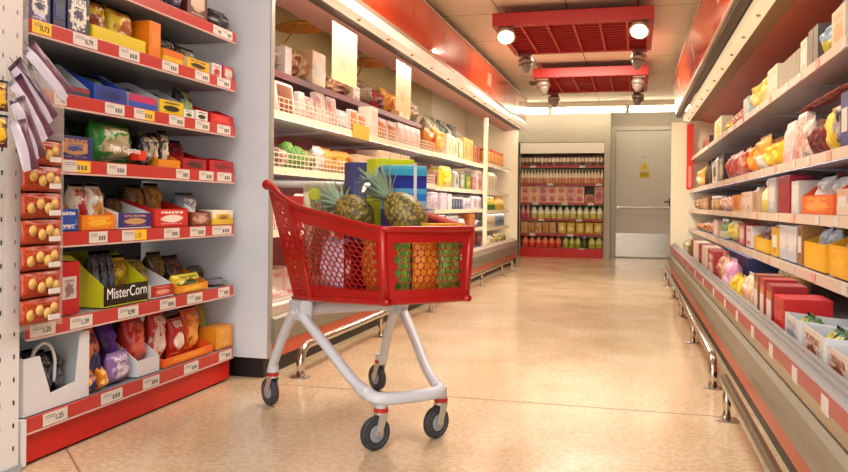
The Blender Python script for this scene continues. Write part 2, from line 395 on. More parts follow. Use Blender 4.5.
CATN = dict(pouch=('snack_pouch','pouch'), carton=('carton','carton'), jar=('jar','jar'), bottle=('bottle','bottle'), gable=('gable_carton','carton'), dish=('meat_tray','meat tray'), lump=('produce','produce'), tray=('display_tray','display tray'))
def pack(kind, w, h, d, m, m2=None, detail=True, name=None, seed=0):
    nm = name or CATN[kind][0]
    t = empty(nm)
    sc = (w, d, h)
    if kind == 'pouch':
        link('bag', U['pouch'][seed % 7], t, m, sc=sc)
        if detail: link('seal', U['seal'], t, m2 or m, sc=sc)
    elif kind == 'carton':
        link('carton_body', U['carton'], t, m, sc=sc)
        if detail: link('front_label', U['label'], t, m2 or TAG, sc=(w, .1, h), loc=(0, -.0004, 0))
    elif kind == 'jar': link('glass', U['jar'], t, m, sc=sc); link('lid', U['lid'], t, m2 or WHITE, sc=sc)
    elif kind == 'bottle': link('bottle_body', U['bottle'], t, m, sc=sc); link('cap', U['cap'], t, m2 or WHITE, sc=sc)
    elif kind == 'gable':
        link('carton_body', U['gable'], t, m, sc=sc)
        if detail: link('cap', U['cap'], t, m2 or WHITE, sc=(w*.5, d*.5, h), loc=(0, d*.02, h*.0))
    elif kind == 'dish': link('tray', U['dish'], t, m2 or mat('pink_foam_tray', 'f0d8d2', .5), sc=sc); link('filling', U['film'], t, m, sc=sc)
    elif kind == 'lump': link('bunch', U['lump'][seed % 3], t, m, sc=sc)
    return t

class Shelf:
    """A run of shelf: plane X = x0 + k (Y-3.7), face = +1 faces +X (left units), -1 faces -X."""
    def __init__(s, x0, k, z, face, where, gname, cap=.9): s.cap = cap; s.x0, s.k, s.z, s.face, s.where, s.g = x0, k, z, face, where, gname
    def put(s, t, y, back, lift=0, turn=0, lean=0):
        x = s.x0 + s.k*(y-3.7) - s.face*back
        t.location = (x, y, s.z+lift); t.rotation_euler = (lean, 0, s.face*PI/2 + turn)
    def run(s, a, b, top, kind, m, label, n=1, d=None, back=.02, lift=0, m2=None, gap=.94, lean=0, turn=0, name=None, cat=None, hmax=None, detail=None, jit=.0, hb=None, full=None, where=None):
        bk = .02 if lift else back                 # goods inside a tray follow the tray's own front
        ya, yb = sorted((depth_at(a, s.x0-s.face*bk, s.k, s.z+.05), depth_at(b, s.x0-s.face*bk, s.k, s.z+.05)))
        ym = (ya+yb)/2
        zt = on_plane((a+b)/2, top, s.x0-s.face*back, s.k).z
        h = max(.03, zt-s.z-lift)
        h = min(h, (hmax or 9), s.cap-lift)
        w = (yb-ya)/n
        lab = full or (label + ' ' + (s.where if where is None else where)).strip()
        if len(lab.split()) > 16: lab = label.rstrip(',')
        grp = None if n == 1 else (label + ' ' + s.g)
        out = []
        for i in range(n):
            y = ya + w*(i+.5)
            ww = w*gap; dd = d or min(.2, ww*(.55 if kind == 'pouch' else .9))
            if kind == 'tray':
                t = empty('display_tray'); tray_parts(t, ww, h, dd, m, m2 or CARD, hb)
            else:
                dt = detail if detail is not None else (ww*h > .006 and y < 6)
                hh = h*(1-(jit*rnd.random() if jit else 0))
                t = pack(kind, ww, hh, dd, m, m2, dt, name, rnd.randrange(12))
            s.put(t, y, back, lift, (rnd.uniform(-.05, .05) if kind == 'pouch' and not lift else 0)+turn, lean)
            tag(t, lab, cat or CATN[kind][1], grp)
            out.append(t)
        return out

# ------------------------------------------------------------------ snack gondola (left, nearest)
GX, GY0, GY1 = -1.97, 2.25, 3.665
gz = [1.755, 1.512, 1.283, 1.05, .789, .483, .168]
g = thing('shelf_gondola', 'snack gondola with red price rails and seven stacked shelves', 'shelving unit', (GX, (GY0+GY1)/2, 0))
L2 = (GY1-GY0)/2
obj('back_panel', box(NB(), -.56, -L2, 0, -.53, L2, 2.1), mat('dark_grey_back_panel', '474c57', .5), g)
obj('kick_panel', box(NB(), -.53, -L2, .012, -.012, L2, .12), REDKICK, g)
bm = NB(); box(bm, -.05, -L2-.022, .01, .005, -L2, .165)
obj('kick_bracket', bm, WHITE, g)
for z in (.06, .12): obj('bracket_slot', box(NB(), -.018, -L2-.024, z, -.008, -L2-.02, z+.02), BLACK, g)
for i, z in enumerate(gz):
    sh = obj('shelf', box(NB(), -.53, -L2, z-.045, -.004, L2, z-.005), mat('grey_gondola_shelf', '868a92', .45), g)
    obj('price_rail', box(NB(), -.004, -L2, z-.05, .006, L2, z-.001), REDRAIL, sh, bevel=.002)
    obj('rail_lip', box(NB(), -.004, -L2, z-.056, .008, L2, z-.05), mat('clear_rail_lip', 'd8b8b0', .3), sh)
gord = ['top', 'second', 'third', 'fourth', 'fifth', 'sixth', 'bottom']
GS = [Shelf(GX-.004, 0, gz[i], 1, 'on the %s snack gondola shelf' % gord[i], 'gondola %s shelf' % gord[i], .3 if i == 0 else gz[i-1]-gz[i]-.066) for i in range(7)]

# price tags
def price_tag(x, y, z, rz, w, h, label, group, yellow=False, price=None, half=False):
    t = empty('price_tag', (x, y, z), rz)
    obj('card', box(NB(), -w/2, -.0025, -h/2, w/2, 0, h/2), TAGY if yellow else TAG, t)
    if half: obj('card', box(NB(), 0, -.003, -h/2, w/2, -.0025, h/2), TAGY, t, label='yellow offer half')
    if price: text(price, h*.62, INK, t, (w*.14, -.0032, -.002), (PI/2, 0, 0), 'price_text')
    else:
        bm = NB()
        for k in range(3): box(bm, w*.02+k*w*.13, -.0032, -h*.28, w*.02+k*w*.13+w*.085, -.0025, h*.12)
        obj('price_print', bm, mat('faded_ink', '6b6764', .7), t)
    bm = NB()
    for k in range(2): box(bm, -w*.42, -.0032, h*(.24-.16*k), -w*.05, -.0025, h*(.30-.16*k))
    obj('small_print', bm, mat('grey_ink', '8e8a86', .7), t)
    tag(t, label, 'price tag', group)
    return t
TG = {0: [(213,222),(222,232)], 1: [(32,51,'y','0,73'),(73,97,None,'0,79'),(119,139),(162,178),(195,209),(217,230)],
      2: [(54,66),(105,124),(134,154,'h'),(169,184),(195,209),(217,230)], 3: [(62,90,'h'),(107,126),(176,189),(199,213),(217,231)],
      4: [(89,107),(122,146,'h','1,25'),(164,179),(190,205),(212,231)], 5: [(30,55,None,'1,25'),(70,92,None,'1,39'),(118,138,None,'0,90'),(160,175),(187,202),(218,229)],
      6: [(43,67,None,'1,25'),(101,122),(143,159),(184,198),(219,231)]}
PTL = {(1,73): 'white tag priced 0,79 under the dark navy carton, second gondola shelf', (5,30): 'white tag priced 1,25 at the camera end of the sixth gondola shelf rail',
       (5,70): 'white tag priced 1,39 below the lime side of the black fronted tray', (5,118): 'white tag priced 0,90 below the black front of the lime tray', (6,43): 'white tag priced 1,25 below the tall white display box'}
for i, L_ in TG.items():
    for q in L_:
        a, b = q[0], q[1]; st = q[2] if len(q) > 2 else None; pr_ = q[3] if len(q) > 3 else None
        ya, yb = depth_at(a, GX+.007, 0, gz[i]-.03), depth_at(b, GX+.007, 0, gz[i]-.03)
        base = 'price tag on the red rail of the snack gondola\'s %s shelf' % gord[i]
        if st == 'y': lab, gr = 'yellow %s' % base, None
        elif st == 'h': lab, gr = 'half white, half yellow %s' % base, None
        elif pr_: lab, gr = PTL[i, a], None
        else: lab, gr = 'white illegible %s' % base, 'white tags on gondola %s shelf' % gord[i]
        price_tag(GX+.0068, (ya+yb)/2, gz[i]-.026, PI/2, yb-ya, .042, lab, gr, st == 'y', pr_, st == 'h')

# S0
r = GS[0].run
r(150, 169, -20, 'pouch', pm('2c1410','5a2b1e'), 'dark brown chocolate bag', m2=pm('2c1410'))
r(169, 186, -16, 'pouch', pm('2a2233','5b4b6e'), 'dark violet pouch with pale print')
r(187, 208, -18, 'carton', pm('5b2718','c9a78c','spot'), 'brown carton with a beige picture', d=.12, m2=pm('cbb49c'))
r(209, 234, 8, 'pouch', pm('16161a','4b4a50'), 'black glossy bag at the panel end', d=.12)
# S1
r = GS[1].run
r(28, 51, -12, 'carton', pm('1d2a5a','d8d6e2','print'), 'navy popcorn carton with white splashes and purple foot', d=.14, m2=pm('e6dfd2','1d2a5a'))
r(53, 66, -6, 'carton', pm('1a2450'), 'plain navy carton beside the popcorn carton', d=.14, m2=pm('2a3768'))
r(67, 90, -6, 'carton', pm('18204a','e8e4da','print'), 'dark navy carton with white popcorn picture', d=.14, m2=pm('e9e3d4','28305a'))
r(91, 147, 33, 'tray', pm('e0c80f'), 'bright yellow display tray', d=.3, m2=pm('d8c010'))
r(93, 118, -4, 'pouch', pm('c4a812','8a3a1c'), 'olive yellow snack bag in the yellow tray', n=1, d=.09, back=.05, lift=.006)
r(120, 145, 2, 'pouch', pm('d3b81c','b0603a'), 'golden snack bag with reddish picture in the yellow tray', d=.09, back=.05, lift=.006)
r(149, 161, 22, 'carton', pm('e2790e'), 'slim plain orange carton', d=.2, m2=pm('e88a20'))
r(163, 184, 51, 'tray', pm('e6b418','d8701a','bandz'), 'low yellow and orange tray', d=.24, m2=pm('d9a614'))
r(165, 173, 38, 'pouch', pm('141312','4a443e'), 'glossy black bag nearer the camera in the low orange tray', d=.06, back=.05, lift=.006)
r(174, 182, 41, 'pouch', pm('1b1917','5a5148'), 'matt black bag with grey print in the low orange tray', d=.06, back=.05, lift=.006)
r(186, 210, 60, 'tray', pm('e3b21c','2a2118','spot'), 'low golden tray with dark emblem', d=.24, m2=CARD)
r(188, 208, 50, 'pouch', pm('2d2420','7a6b60'), 'dark bag lying inside the golden tray with emblem', d=.08, back=.06, lift=.006)
r(212, 222, 64, 'carton', pm('d9d2cc','b32a2a','print'), 'small white and red carton', d=.1)
r(223, 234, 67, 'carton', pm('c23a34','e2c8bc','print'), 'small red and cream carton at the panel end', d=.1)
# S2
r = GS[2].run
r(52, 91, 86, 'tray', pm('2b3a50','8a3038','bandz'), 'wide grey card tray with navy front, nearest the candy strips,', d=.3, m2=GREYCARD, hb=.135)
r(55, 88, 84, 'pouch', pm('17181c','33363e'), 'black bag lying deep in the grey tray', d=.12, back=.1, lift=.006, hmax=.07)
r(93, 127, 87, 'tray', pm('1c3f9c','162b66'), 'deep blue display tray', d=.3, m2=pm('1a3a94'), hb=.13)
r(96, 124, 78, 'pouch', pm('161c24','3c4a3e'), 'dark bag standing in the deep blue tray', d=.1, back=.08, lift=.006)
r(129, 157, 96, 'tray', pm('2d55b4','c0306a','bandz'), 'blue tray with pink foot', d=.3, m2=GREYCARD, hb=.13)
r(131, 155, 90, 'pouch', pm('222c3c','66728a'), 'dark grey bag in the blue and pink tray', d=.1, back=.09, lift=.006)
r(159, 184, 101, 'tray', pm('e0bf1a','1d1a12','spot'), 'yellow tray with round black emblem', d=.3, m2=GREYCARD, hb=.13)
r(161, 182, 96, 'pouch', pm('2b4a66','8aa0aa'), 'steel blue bag in the yellow emblem tray', d=.09, back=.1, lift=.006)
r(180, 197, 88, 'pouch', pm('1d2430','8fae7a'), 'upright dark pouch with green print', d=.08, back=.09)
r(184, 194, 110, 'carton', pm('e9e6de','3b6b3a','spot'), 'small white carton with green spot, nearer the yellow tray', d=.06)
r(196, 208, 111, 'carton', pm('e9e6de','2a3026','spot'), 'small white carton with dark spot beside red tray', d=.06)
r(210, 234, 115, 'tray', pm('c4181a','e2483a','print'), 'red scalloped tray at the panel end', d=.2, m2=pm('b81618'), hb=.085)
# S3
r = GS[3].run
r(50, 64, 113, 'carton', pm('34369a'), 'tall violet-blue carton behind the navy bread box', d=.1, back=.14, m2=pm('4a4cb0'))
r(55, 94, 136, 'carton', pm('23306e','b98858','spot'), 'navy box with bread picture', d=.1, m2=pm('c0925e','3a4a8a'))
r(67, 98, 119, 'pouch', pm('0e2a1c','1c4630'), 'very dark green bag behind the navy bread box', d=.1, back=.14)
gp = r(99, 143, 121, 'pouch', pm('1f7a22','b8a884','print'), 'big green seed bag with white lettering', d=.12, m2=pm('125018'))[0]
def on_front(t, body, size, m, x, z, y=-.004, sx=1): return text(body, size, m, t, (x, y, z), (PI/2, 0, 0), sx=sx)
on_front(gp, 'Pipas Gigantes', .036, TEXTW, -.02, .055, -.03)
obj('red_badge', box(NB(), .10, -.012, .02, .155, .03, .06), pm('d8331f'), gp)
r(146, 157, 133, 'pouch', pm('1d1713','a99c8a'), 'black and beige nut pouch beside the green bag', d=.09, back=.03)
r(158, 181, 160, 'tray', pm('e08a1c'), 'low orange tray full of nut pouches', d=.26, m2=pm('d97f18'), hb=.09)
r(160, 169, 134, 'pouch', pm('2a1d16','d8c8b2'), 'nut pouch with white label in the orange tray, nearer the camera', d=.06, back=.06, lift=.006)
r(170, 179, 131, 'pouch', pm('3a2418','e6dccb'), 'brown nut pouch with cream window in the orange tray', d=.06, back=.06, lift=.006)
r(182, 207, 159, 'tray', pm('a8161c','4c2a1e','print'), 'dark red display tray', d=.26, m2=pm('981418'), hb=.09)
r(184, 204, 142, 'pouch', pm('5a1830','9a2a3a'), 'plum coloured bag in the dark red tray', d=.1, back=.1, lift=.006)
r(209, 234, 161, 'tray', pm('c2181c','7a1014','print'), 'shallow bright red tray at the panel end', d=.24, m2=pm('b01418'), hb=.075)
# S4
r = GS[4].run
r(58, 79, 209, 'carton', pm('1e4aa0','e8e8ec','print'), 'blue carton with white lettering marks', d=.1, m2=pm('2450aa'))
r(81, 116, 215, 'tray', pm('e8801a','f2b83a','print'), 'orange display tray of sandwich biscuits', d=.3, m2=pm('e07818'), hb=.12)
r(50, 62, 183, 'pouch', pm('b2242a','e9dcc4'), 'red and cream biscuit bag behind the blue carton', d=.09, back=.13)
r(83, 98, 184, 'pouch', pm('d9cdb8','a0262a'), 'cream biscuit bag with red print in the orange tray', d=.08, back=.05, lift=.006)
r(99, 114, 184, 'pouch', pm('e6e3dc','b98a50'), 'white biscuit bag with tan picture in the orange tray', d=.08, back=.05, lift=.006)
r(118, 152, 213, 'tray', pm('3a2a72','c49a6a','spot'), 'violet tray with round biscuit emblems', d=.32, m2=CARD, hb=.11)
r(121, 133, 187, 'pouch', pm('22389a','cfd6e6'), 'blue and white bag standing in the violet tray', d=.08, back=.14, lift=.006)
r(135, 150, 196, 'pouch', pm('4a3522','8a6a44'), 'brown bag standing in the violet tray', d=.08, back=.14, lift=.006)
r(154, 189, 209, 'tray', pm('c92a1e','ece4d6','spot'), 'bright red tray with white oval emblem', d=.34, m2=pm('b5241a'), hb=.12)
r(156, 170, 186, 'pouch', pm('6b4a26','b08a4a'), 'brown snack bag in the red emblem tray, nearer the camera', d=.09, back=.13, lift=.006)
r(172, 187, 184, 'pouch', pm('8a6420','c9a04a'), 'golden brown snack bag in the red emblem tray', d=.09, back=.13, lift=.006)
r(191, 211, 212, 'tray', pm('7a3a26','c9a48a','print'), 'low brown tray under a crinkled foil bag', d=.28, m2=pm('6b3322'), hb=.08)
r(192, 210, 193, 'pouch', pm('6e7f90','c9ccd2'), 'crinkled blue-grey foil bag', d=.09, back=.07, lift=.006)
r(212, 234, 210, 'carton', pm('e2bc1c','f0e6c8','bandz'), 'yellow and cream box at the panel end', d=.12, m2=pm('e6c224','8a5a20'))
# S5
r = GS[5].run
r(58, 80, 262, 'carton', pm('b81a1c'), 'red carton with tall white label', d=.12, m2=pm('c9c4c4','8a6a68'))
mt = r(103, 149, 284, 'tray', pm('17130f'), 'black and lime lettered tray', d=.34, m2=pm('c9c81a'), hb=.2, full='display tray with black lettered front and lime sides on the sixth gondola shelf')[0]
mw = abs(depth_at(103, GX-.02, 0, .5)-depth_at(149, GX-.02, 0, .5))
on_front(mt, 'MisterCorn', .062, TEXTW, 0, .05, -.003, sx=mw*.9/.30)
for a, b, tp, c in ((105,112,252,('121316','5b616a')), (113,120,250,('17181c','6b727a')), (121,128,252,('101114','4a5058'))):
    pass
ps = r(105, 127, 250, 'pouch', pm('121418','59616b'), 'black corn snack bag with silver glints, filed in the black and lime tray,', n=3, d=.06, back=.07, lift=.006, where='', full='black corn snack bag with silver glints, standing in the black and lime tray')
r(129, 146, 254, 'pouch', pm('c9b41c','8a7420'), 'yellow corn bag in the black and lime tray', d=.08, back=.09, lift=.006)
r(151, 174, 285, 'tray', pm('ad1d1e','e0a08a','spot'), 'dark red tray with two pale emblems', d=.36, m2=CARD, hb=.13)
r(153, 172, 257, 'pouch', pm('7c7a2a','b0a860'), 'olive green bag lying in the dark red tray', d=.12, back=.12, lift=.006)
r(176, 209, 284, 'tray', pm('dd8a1c','f0c23a','print'), 'orange tray under dark crisp bags', d=.34, m2=pm('d98418'), hb=.1)
r(178, 206, 273, 'pouch', pm('d8c42a','4a5a2a'), 'yellow green packet in the orange tray', d=.07, back=.03, lift=.006)
r(178, 192, 250, 'pouch', pm('4a3a1e','7a6a3a'), 'dark olive crisp bag heaped over the orange tray, nearer the camera', d=.1, back=.14, lift=.006)
r(193, 208, 253, 'pouch', pm('3a2c22','6a5446'), 'dark brown crisp bag heaped over the orange tray', d=.1, back=.14, lift=.006)
r(212, 234, 281, 'pouch', pm('55585e','a9adb4'), 'small silver grey foil bag slumped at the panel end', d=.14, back=.03)
# S6
r = GS[6].run
y0_, y1_ = depth_at(20, GX-.02, 0, .2), depth_at(88, GX-.02, 0, .2)
wc = (y1_-y0_)*.97
cb = thing('display_box', 'tall white display box with dark cut-out on the bottom gondola shelf', 'display box', (GX-.012, (y0_+y1_)/2, gz[6]), PI/2)
hcb = .245
bm = NB(); prism(bm, [(-wc/2,0),(wc/2,0),(wc/2,hcb),(wc/2-.05,hcb),(wc/2-.075,.07),(-wc/2+.13,.055),(-wc/2+.075,hcb*.8),(-wc/2,hcb*.8)], 1, 0, .004); obj('front_panel', bm, CARD, cb)
for s in (-1, 1): 
    bm = NB(); prism(bm, [(.004,0),(.34,0),(.34,hcb),(.004,hcb*(.8 if s < 0 else 1))], 0, s*wc/2-(.004 if s > 0 else 0), s*wc/2+(.004 if s < 0 else 0)); obj('side_panel', bm, CARD, cb)
obj('rear_panel', box(NB(), -wc/2, .336, 0, wc/2, .34, hcb), mat('brown_card', '3a342c', .8), cb)
obj('box_floor', box(NB(), -wc/2+.004, .004, 0, wc/2-.004, .336, .003), mat('brown_card', '3a342c', .8), cb)
for i in range(4):
    y = (y0_+y1_)/2-wc*.22+i*.062
    sl = pack('pouch', .055, .20-.012*i, .10, pm('1a1b20','8f8f98'), pm('c9cace'), True, 'candy_sleeve', i)
    sl.location = (GX-.09, y, gz[6]+.008); sl.rotation_euler = (0, 0, PI/2)
    tag(sl, 'black sleeve with pale edging standing inside the tall white display box', 'sleeve', 'sleeves in the white display box')
hp = obj('wire_loop', tube(NB(), bez([(-.055,0,0),(-.06,0,.08),(-.04,0,.13),(0,0,.15),(.04,0,.13),(.06,0,.08),(.055,0,0)], 5), .006, 8), pm('dfe0e4'), smooth=True)
hp.location = (GX-.06, (y0_+y1_)/2-.02, gz[6]+.075); hp.rotation_euler = (0, 0, PI/2)
tag(hp, 'pale arched loop standing in the tall white display box', 'loop handle')
r(88, 104, 313, 'pouch', pm('d9741c','3a3560'), 'orange crisp bag with dark blue print beside the white display box', d=.11, back=.03)
r(76, 91, 316, 'pouch', pm('b8622a','2a2a5a'), 'rust orange crisp bag behind, under the black and lime tray,', d=.1, back=.18)
r(104, 121, 304, 'pouch', pm('43207a','6a3aa8'), 'shiny purple bag', d=.12, back=.1)
r(112, 135, 352, 'pouch', pm('8a6aa6','d6cad8'), 'lilac and white packet below the purple bag', d=.07, back=.015)
r(137, 160, 358, 'tray', pm('d9dade'), 'white card tray insert', d=.3, m2=CARD, hb=.16)
r(139, 158, 306, 'pouch', pm('b3261e','e2705a'), 'red crisp bag in the white tray insert', d=.1, back=.06, lift=.006)
r(162, 214, 352, 'tray', pm('e8641a','f29a2a','print'), 'long low orange tray', d=.34, m2=pm('d95a18'), hb=.1)
r(165, 180, 301, 'pouch', pm('c22a1e','e8d0c4','print'), 'red bag with pale top in the long orange tray, nearest the white insert', d=.09, back=.07, lift=.006)
r(181, 195, 314, 'pouch', pm('b42418','f0e0d4','spot'), 'red bag with white spot in the long orange tray', d=.08, back=.06, lift=.006)
r(196, 212, 304, 'pouch', pm('d2501c','e8a04a'), 'orange red bag at the panel end of the long orange tray', d=.09, back=.07, lift=.006)
r(165, 186, 308, 'pouch', pm('8a4a2a','b07a4a'), 'brown bag at the back, behind the long orange tray', d=.09, back=.22, lift=.006)
r(190, 211, 305, 'pouch', pm('a8622a','c99a4a'), 'tan bag at the back, behind the long orange tray', d=.09, back=.22, lift=.006)
r(216, 233, 326, 'carton', pm('e0911c','f0b84a','print'), 'amber carton at the panel end', d=.1, m2=pm('e6a030'))
r(199, 211, 304, 'pouch', pm('c98a2a','8aa04a'), 'amber bag standing behind the amber carton', d=.09, back=.16)

r = GS[6].run
r(89, 100, 372, 'pouch', pm('e0861e','2f3a6a','print'), 'bright orange bag low at the front beside the white display box', d=.08, back=.0)
r(103, 110, 368, 'pouch', pm('d87a1a','f0c46a','print'), 'orange and cream bag low at the front, before the lilac packet', d=.07, back=.0)
GS[5].run(195, 207, 266, 'pouch', pm('3c3834','78706a','noise'), 'charcoal bag leaning at the panel end behind the foil bag', d=.09, back=.2)
GS[4].run(138, 158, 190, 'pouch', pm('7a5630','a8834a','noise'), 'broad brown bag at the back behind the red emblem tray', d=.08, back=.40)
GS[3].run(140, 150, 142, 'pouch', pm('241a16','8a6a4a','noise'), 'dark nut bag at the back, between the green bag and orange tray', d=.08, back=.2)
GS[1].run(165, 182, 34, 'pouch', pm('15130f','3a342c','noise'), 'glossy black bag heaped behind the low orange tray', d=.08, back=.3)

GS[6].run(157, 172, 300, 'pouch', pm('c83a30','f0d8cc','print'), 'glossy red bag with pale print heaped behind the long orange tray', d=.1, back=.36)

for i_, a_, b_, t_, c1_, c2_, st_, lab_ in (
    (2, 132, 142, 92, '2a2438', '7a6a9a', 'print', 'dark violet bag in the blue and pink tray'),
    (1, 188, 197, 54, '3a2c20', 'c9a45a', 'print', 'dark bag with gold print in the golden emblem tray')):
    GS[i_].run(a_, b_, t_, 'pouch', pm(c1_, c2_, st_), lab_, d=.06, back=.22 if i_ not in (6,) else .04, lift=.012)

# near end frame of the gondola with slots
up = thing('shelf_upright', 'white slotted end upright standing at the near end of the gondola', 'shelf upright', (GX-.06, 2.155, 0))
obj('post', box(NB(), -.09, -.055, .0, .07, .055, 2.1), WHITE, up, bevel=.004)
for i in range(26):
    for x in (-.03, .03): obj('slot', box(NB(), .0695, x-.003, .08+i*.075, .0712, x+.003, .095+i*.075), BLACK, up)
obj('foot', box(NB(), -.1, -.06, 0, .078, .06, .03), mat('upright_foot_grey', '9aa2a8', .5), up)

# hanging candy strips in front of the upright
CLEAR = mat('clear_plastic_strip', 'e8e0d8', .12, alpha=.22)
def clip_strip(name, label, y, x, z0, z1, w, cat='clip strip'):
    t = thing(name, label, cat, (x, y, z0))
    obj('strip', box(NB(), -.001, -w/2, 0, .001, w/2, z1-z0), CLEAR, t)
    obj('hook', tube(NB(), [(0,0,z1-z0-.01),(-.02,0,z1-z0+.02),(-.055,0,z1-z0+.02)], .003, 6), STEEL, t)
    return t
px_y = lambda px, z, x=GX+.035: depth_at(px, x, 0, z)
clip_strip('clip_strip', 'clear hanging strip holding the stacked red chocolate packets', (px_y(10,.8)+px_y(60,.8))/2, GX+.032, .47, 1.33, px_y(62,.8)-px_y(4,.8))
yA, yB = px_y(16, .8), px_y(57, .8)
REDP = pm('8f1f16','c9542a','noise'); GOLD = mat('golden_ball_print', 'd8b060', .35)
pyt = [138, 164, 191, 218, 244, 270, 297, 323]
for i in range(7):
    x = GX+.05
    zt = on_plane(36, pyt[i], x, 0).z; zb = on_plane(36, pyt[i+1], x, 0).z
    h = (zt-zb)*.98
    t = empty('candy_packet', (x, (yA+yB)/2, zb), PI/2)
    b = link('bag', U['pouch'][i % 4], t, REDP, sc=(yB-yA, .034, h), loc=(0, -.017, 0))
    for k in range(4):
        lp = lathe(NB(), [(.001,-.004),(.013,-.003),(.019,.002),(.001,.004)], 12, ax=1)
        o = obj('chocolate_ball', lp, GOLD, t, smooth=True); o.location = (-.072+.036*k+.008*(i % 2), -.0175-.013*(1-abs(k-1.5)/2.5), h*(.38+.16*((k+i) % 2))); o.rotation_euler = (0,0,PI)
    obj('price_sticker', box(NB(), .0, -.037, h*.10, .05, -.032, h*.30), TAG, t, label='white sticker')
    link('seal', U['seal'], t, pm('8a1a14'), sc=(yB-yA, .034, h), loc=(0, -.017, 0))
    tag(t, 'red packet of golden chocolate balls hanging in the clear clip strip', 'candy packet', 'red candy packets on the clip strip')
# purple-silver sachets
SACH = pm('c9c4d4','5a2f4a','bandx')
for i, (xa, ya_, xb, yb_) in enumerate(((16,62,55,120), (12,78,46,138), (10,98,33,158), (17,46,58,96), (2,120,16,170))):
    A = on_plane(xa, ya_, GX+.10, 0); B = on_plane(xb, yb_, GX+.12, 0)
    v = B-A; Ln = v.length
    t = pack('pouch', .07, Ln, .016, SACH, pm('4a2236'), True, 'candy_sachet', i)
    ax = (A-B).normalized(); q = Matrix((Vector((0,-1,0)).cross(ax), Vector((0,0,0)), ax))
    zax = ax; yax = Vector((-1,0,0)); xax = yax.cross(zax).normalized(); yax = zax.cross(xax)
    M = Matrix((xax, yax, zax)).transposed().to_4x4(); M.translation = B + Vector((.016*i, 0, 0)); t.matrix_world = M
    obj('hanging_loop', tube(NB(), [(0,.011,Ln-.004),(0,.011,Ln+.02)], .002, 6), STEEL, t)
    tag(t, 'long silver and plum sachet drooping from the hanging strip', 'candy sachet', 'silver and plum sachets')
clip_strip('clip_strip', 'tan hanging strip at the frame edge holding the drooping silver sachets', px_y(12, 1.3, GX+.08), GX+.077, 1.14, 1.62, .14)
for i, (p0, p1) in enumerate(((78, 112), (112, 148))):
    x = GX+.06; zt = on_plane(6, p0, x+.13, 0).z; zb = on_plane(6, p1, x+.13, 0).z
    t = pack('pouch', .11, (zt-zb)*.9, .03, pm('4a1a26','e8b82a','print'), pm('3a1420'), True, 'flower_candy_bag', i)
    t.location = (x+.15, px_y(-8, 1.2, x+.13), zb); t.rotation_euler = (0, 0, PI/2)
    obj('hanger_hook', tube(NB(), [(0,.015,zt-zb-.004),(0,.015,zt-zb+.02),(0,.19,zt-zb+.02)], .002, 6), STEEL, t)
    tag(t, 'maroon bag with yellow flower print at the extreme edge, %s' % ('above its twin' if i == 0 else 'below its twin'), 'candy bag')

# ------------------------------------------------------------------ open chillers
ORANGE = mat('orange_kick_enamel', 'd2532c', .3, col2='c4451f', pat='noise', scale=3, thr=.5, soft=.3)
OLIVE = mat('olive_grey_bumper', '8d8778', .35, .3)
FASC = mat('fascia_orange_red', 'e65528', .22, col2='c23a1e', pat='noise', scale=1.6, thr=.52, soft=.22, coat=.5)
FASC2 = mat('fascia_badge_pale', 'e0907c', .3)
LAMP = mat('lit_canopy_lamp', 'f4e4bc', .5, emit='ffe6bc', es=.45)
RAILGLOW = mat('glowing_canopy_rail', 'efe2d0', .35, emit='ffe6cc', es=.25)  # rail is no lamp; a weak glow is put into its surface
GLOWR = mat('lit_warm_lamp_tube', 'fff0d8', .5, emit='ffe4c4', es=13)
SLAMP = mat('lit_shelf_lamp', 'fff0ea', .5, emit='ffe6dc', es=11)
SLAMPR = mat('lit_cool_shelf_lamp', 'eef4ff', .5, emit='e4eeff', es=4)
GLOW = mat('lit_lamp_tube', 'fff4e0', .5, emit='ffeedd', es=18)
MAROON = mat('maroon_back_panel', '9c1f30', .35)
TERRA = mat('terracotta_back_panel', 'b0553c', .4)
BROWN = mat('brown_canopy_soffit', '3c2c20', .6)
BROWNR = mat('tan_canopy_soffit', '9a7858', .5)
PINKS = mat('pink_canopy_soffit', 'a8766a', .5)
BACKC = mat('cream_back_panel', 'd9c58a', .4)
